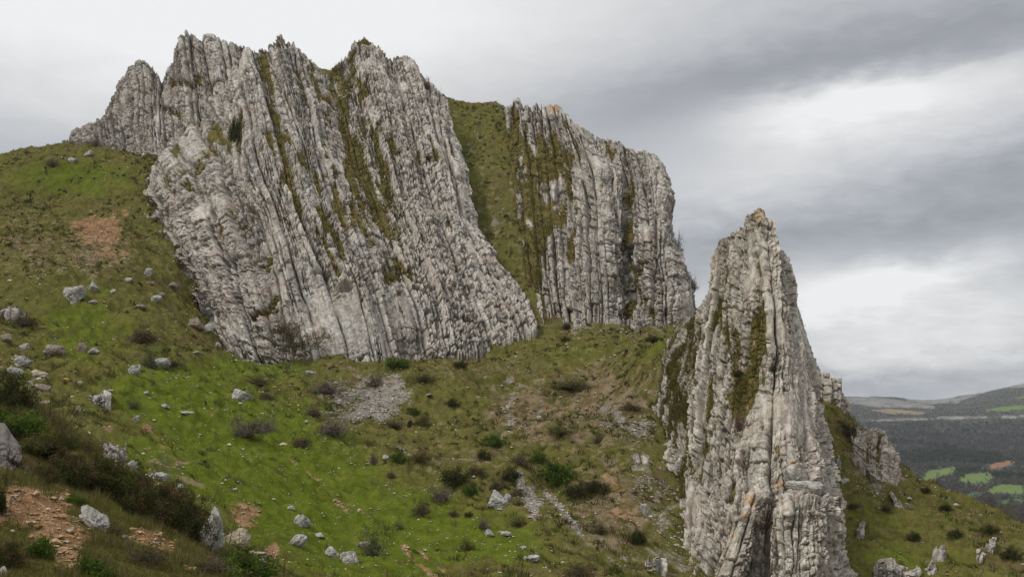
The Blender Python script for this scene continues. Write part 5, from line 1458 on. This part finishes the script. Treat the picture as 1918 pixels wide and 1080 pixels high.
# scrub on the tops
top = vis & (fy >= 2040) & ~openf & ((fat['limestone'] < 0.3) | (fbm(fx / 60, fy / 60, seed=812, oct=2) > 0.35))
i2 = r_.choice(np.where(top.ravel())[0], 5200)
i = np.concatenate([i, i2])
q = FVf[i] + np.stack([r_.normal(0, 2.0, len(i)), r_.normal(0, 4.0, len(i)), 0 * i], -1)
q[:, 2] = Hf(q[:, 0], q[:, 1])
hgt = np.where((q[:, 1] < 1320) & (np.arange(len(i)) < NW), r_.uniform(2.5, 5.5, len(i)), np.where(np.arange(len(i)) < NW, r_.uniform(4.5, 8.5, len(i)), r_.uniform(2.0, 4.5, len(i))))
WOODC = [(0.105, 0.094, 0.082), (0.130, 0.117, 0.102), (0.090, 0.085, 0.070), (0.118, 0.104, 0.095), (0.075, 0.078, 0.055)]
patch = fbm(q[:, 0] / 130, q[:, 1] / 200, seed=813, oct=3)
pal = np.array(WOODC)[r_.integers(0, 5, len(i))] * r_.uniform(0.8, 1.25, (len(i), 1))
pal = np.where((patch > 0.30)[:, None], np.array([(0.052, 0.060, 0.034)]) * r_.uniform(0.8, 1.25, (len(i), 1)), pal)
nq = 16
cc3 = np.repeat(q, nq, 0); hq = np.repeat(hgt, nq)
dv = r_.normal(0, 1, (len(cc3), 3)); dv[:, 2] = np.abs(dv[:, 2]); dv /= np.linalg.norm(dv, axis=1)[:, None]
cc3 = cc3 + dv * np.stack([hq * 0.42, hq * 0.42, hq * 0.95], -1) * r_.uniform(0.3, 1, (len(cc3), 1))
a = r_.normal(0, 1, (len(cc3), 3)); a[:, 2] += 0.6; a /= np.linalg.norm(a, axis=1)[:, None]
b2 = np.cross(a, r_.normal(0, 1, (len(cc3), 3))); b2 /= np.linalg.norm(b2, axis=1)[:, None]
sz = (hq * r_.uniform(0.12, 0.30, len(hq)))[:, None]
V = np.stack([cc3 - b2 * sz * .5, cc3 + b2 * sz * .5, cc3 + a * sz * 1.3], 1).reshape(-1, 3)
me = mesh_np("far_woods", V, np.arange(len(V)).reshape(-1, 3), cols={'leaf_colour': np.repeat(np.repeat(pal, nq, 0) * r_.uniform(0.8, 1.2, (len(cc3), 1)), 3, 0)}, smooth=False, mats=[M['leaf']])
tag(link("far_woods", me), kind="stuff")

# bare trees standing in the valley just beyond the right slope
PURP = [(0.125, 0.095, 0.075), (0.150, 0.115, 0.090), (0.105, 0.082, 0.066)]
YEL = [(0.160, 0.150, 0.055), (0.190, 0.165, 0.070), (0.130, 0.120, 0.050)]
def far_tree(px, top, Y, w_, pal, seed, label):
    a = P3(px, top, Y)
    z0 = float(Hf(a[0:1], a[1:2])[0])
    h = a[2] - z0
    rg = np.random.default_rng(seed)
    root = link("bare_tree", None, loc=(a[0], a[1], z0))
    segs = [(0, 0, -0.5, 0, 0, h * 0.45, 0.35, 0.22), (0, 0, h * 0.45, 0.2, 0, h * 0.8, 0.22, 0.08)]
    cr_ = dome(rg, 90, 0.2, 0.5) * np.array([w_ * Y / FPX * 0.5, w_ * Y / FPX * 0.5, h * 0.62]) + np.array([0, 0, h * 0.36])
    for c0 in cr_[::2]:
        z = rg.uniform(0.3, 0.7) * h
        segs.append((0, 0, min(z, c0[2]), *c0, 0.10, 0.03))
    V, F = tubes(segs, 5)
    link("trunk", mesh_np("trunk", V, F, mats=[M['bark']]), root)
    V, F, C_ = leaves(rg, cr_, w_ * Y / FPX * 0.085, 6500, 0.26, pal, 0.3, 1.2, 3.0)
    link("crown", mesh_np("crown", V, F, cols={'leaf_colour': C_}, smooth=False, mats=[M['leaf']]), root)
    tag(root, label, "tree")
for a_ in ((1852, 921, 520, 30, PURP, 1, "tall purplish bare tree beyond the right slope, left of the yellowish one"),
           (1884, 932, 500, 34, YEL, 2, "yellowish green budding tree beyond the right slope"),
           (1843, 942, 480, 22, YEL, 3, "small yellowish tree low behind the right slope's edge"),
           (1866, 950, 470, 40, PURP, 4, "brown bare tree just behind the right slope's skyline tuft"),
           (1900, 958, 450, 48, PURP, 5, "wide brown bare tree at the right picture edge behind the slope"),
           (1918, 940, 480, 36, PURP, 6, "brown bare tree cut by the right picture edge"),
           (1822, 934, 540, 26, PURP, 7, "grey purple bare tree farthest left of those beyond the right slope")):
    far_tree(*a_)

# ------------------------------------------------------------------ air between here and the hills
bm = bmesh.new(); bmesh.ops.create_cube(bm, size=1)
me = bpy.data.meshes.new("haze"); bm.to_mesh(me); bm.free()
hz_ = bpy.data.materials.new("haze"); hz_.use_nodes = True
t = NT(hz_.node_tree); t.n.clear()
pv = t.new('ShaderNodeVolumePrincipled')
pv.inputs['Color'].default_value = (0.80, 0.88, 1.0, 1)
pv.inputs['Density'].default_value = 0.00009
pv.inputs['Anisotropy'].default_value = 0.2
o_ = t.new('ShaderNodeOutputMaterial'); t.l.new(pv.outputs[0], o_.inputs['Volume'])
me.materials.append(hz_)
ho = link("haze", me, loc=(0, 0, 5), sc=(36000, 36000, 260))
tag(ho, kind="stuff")
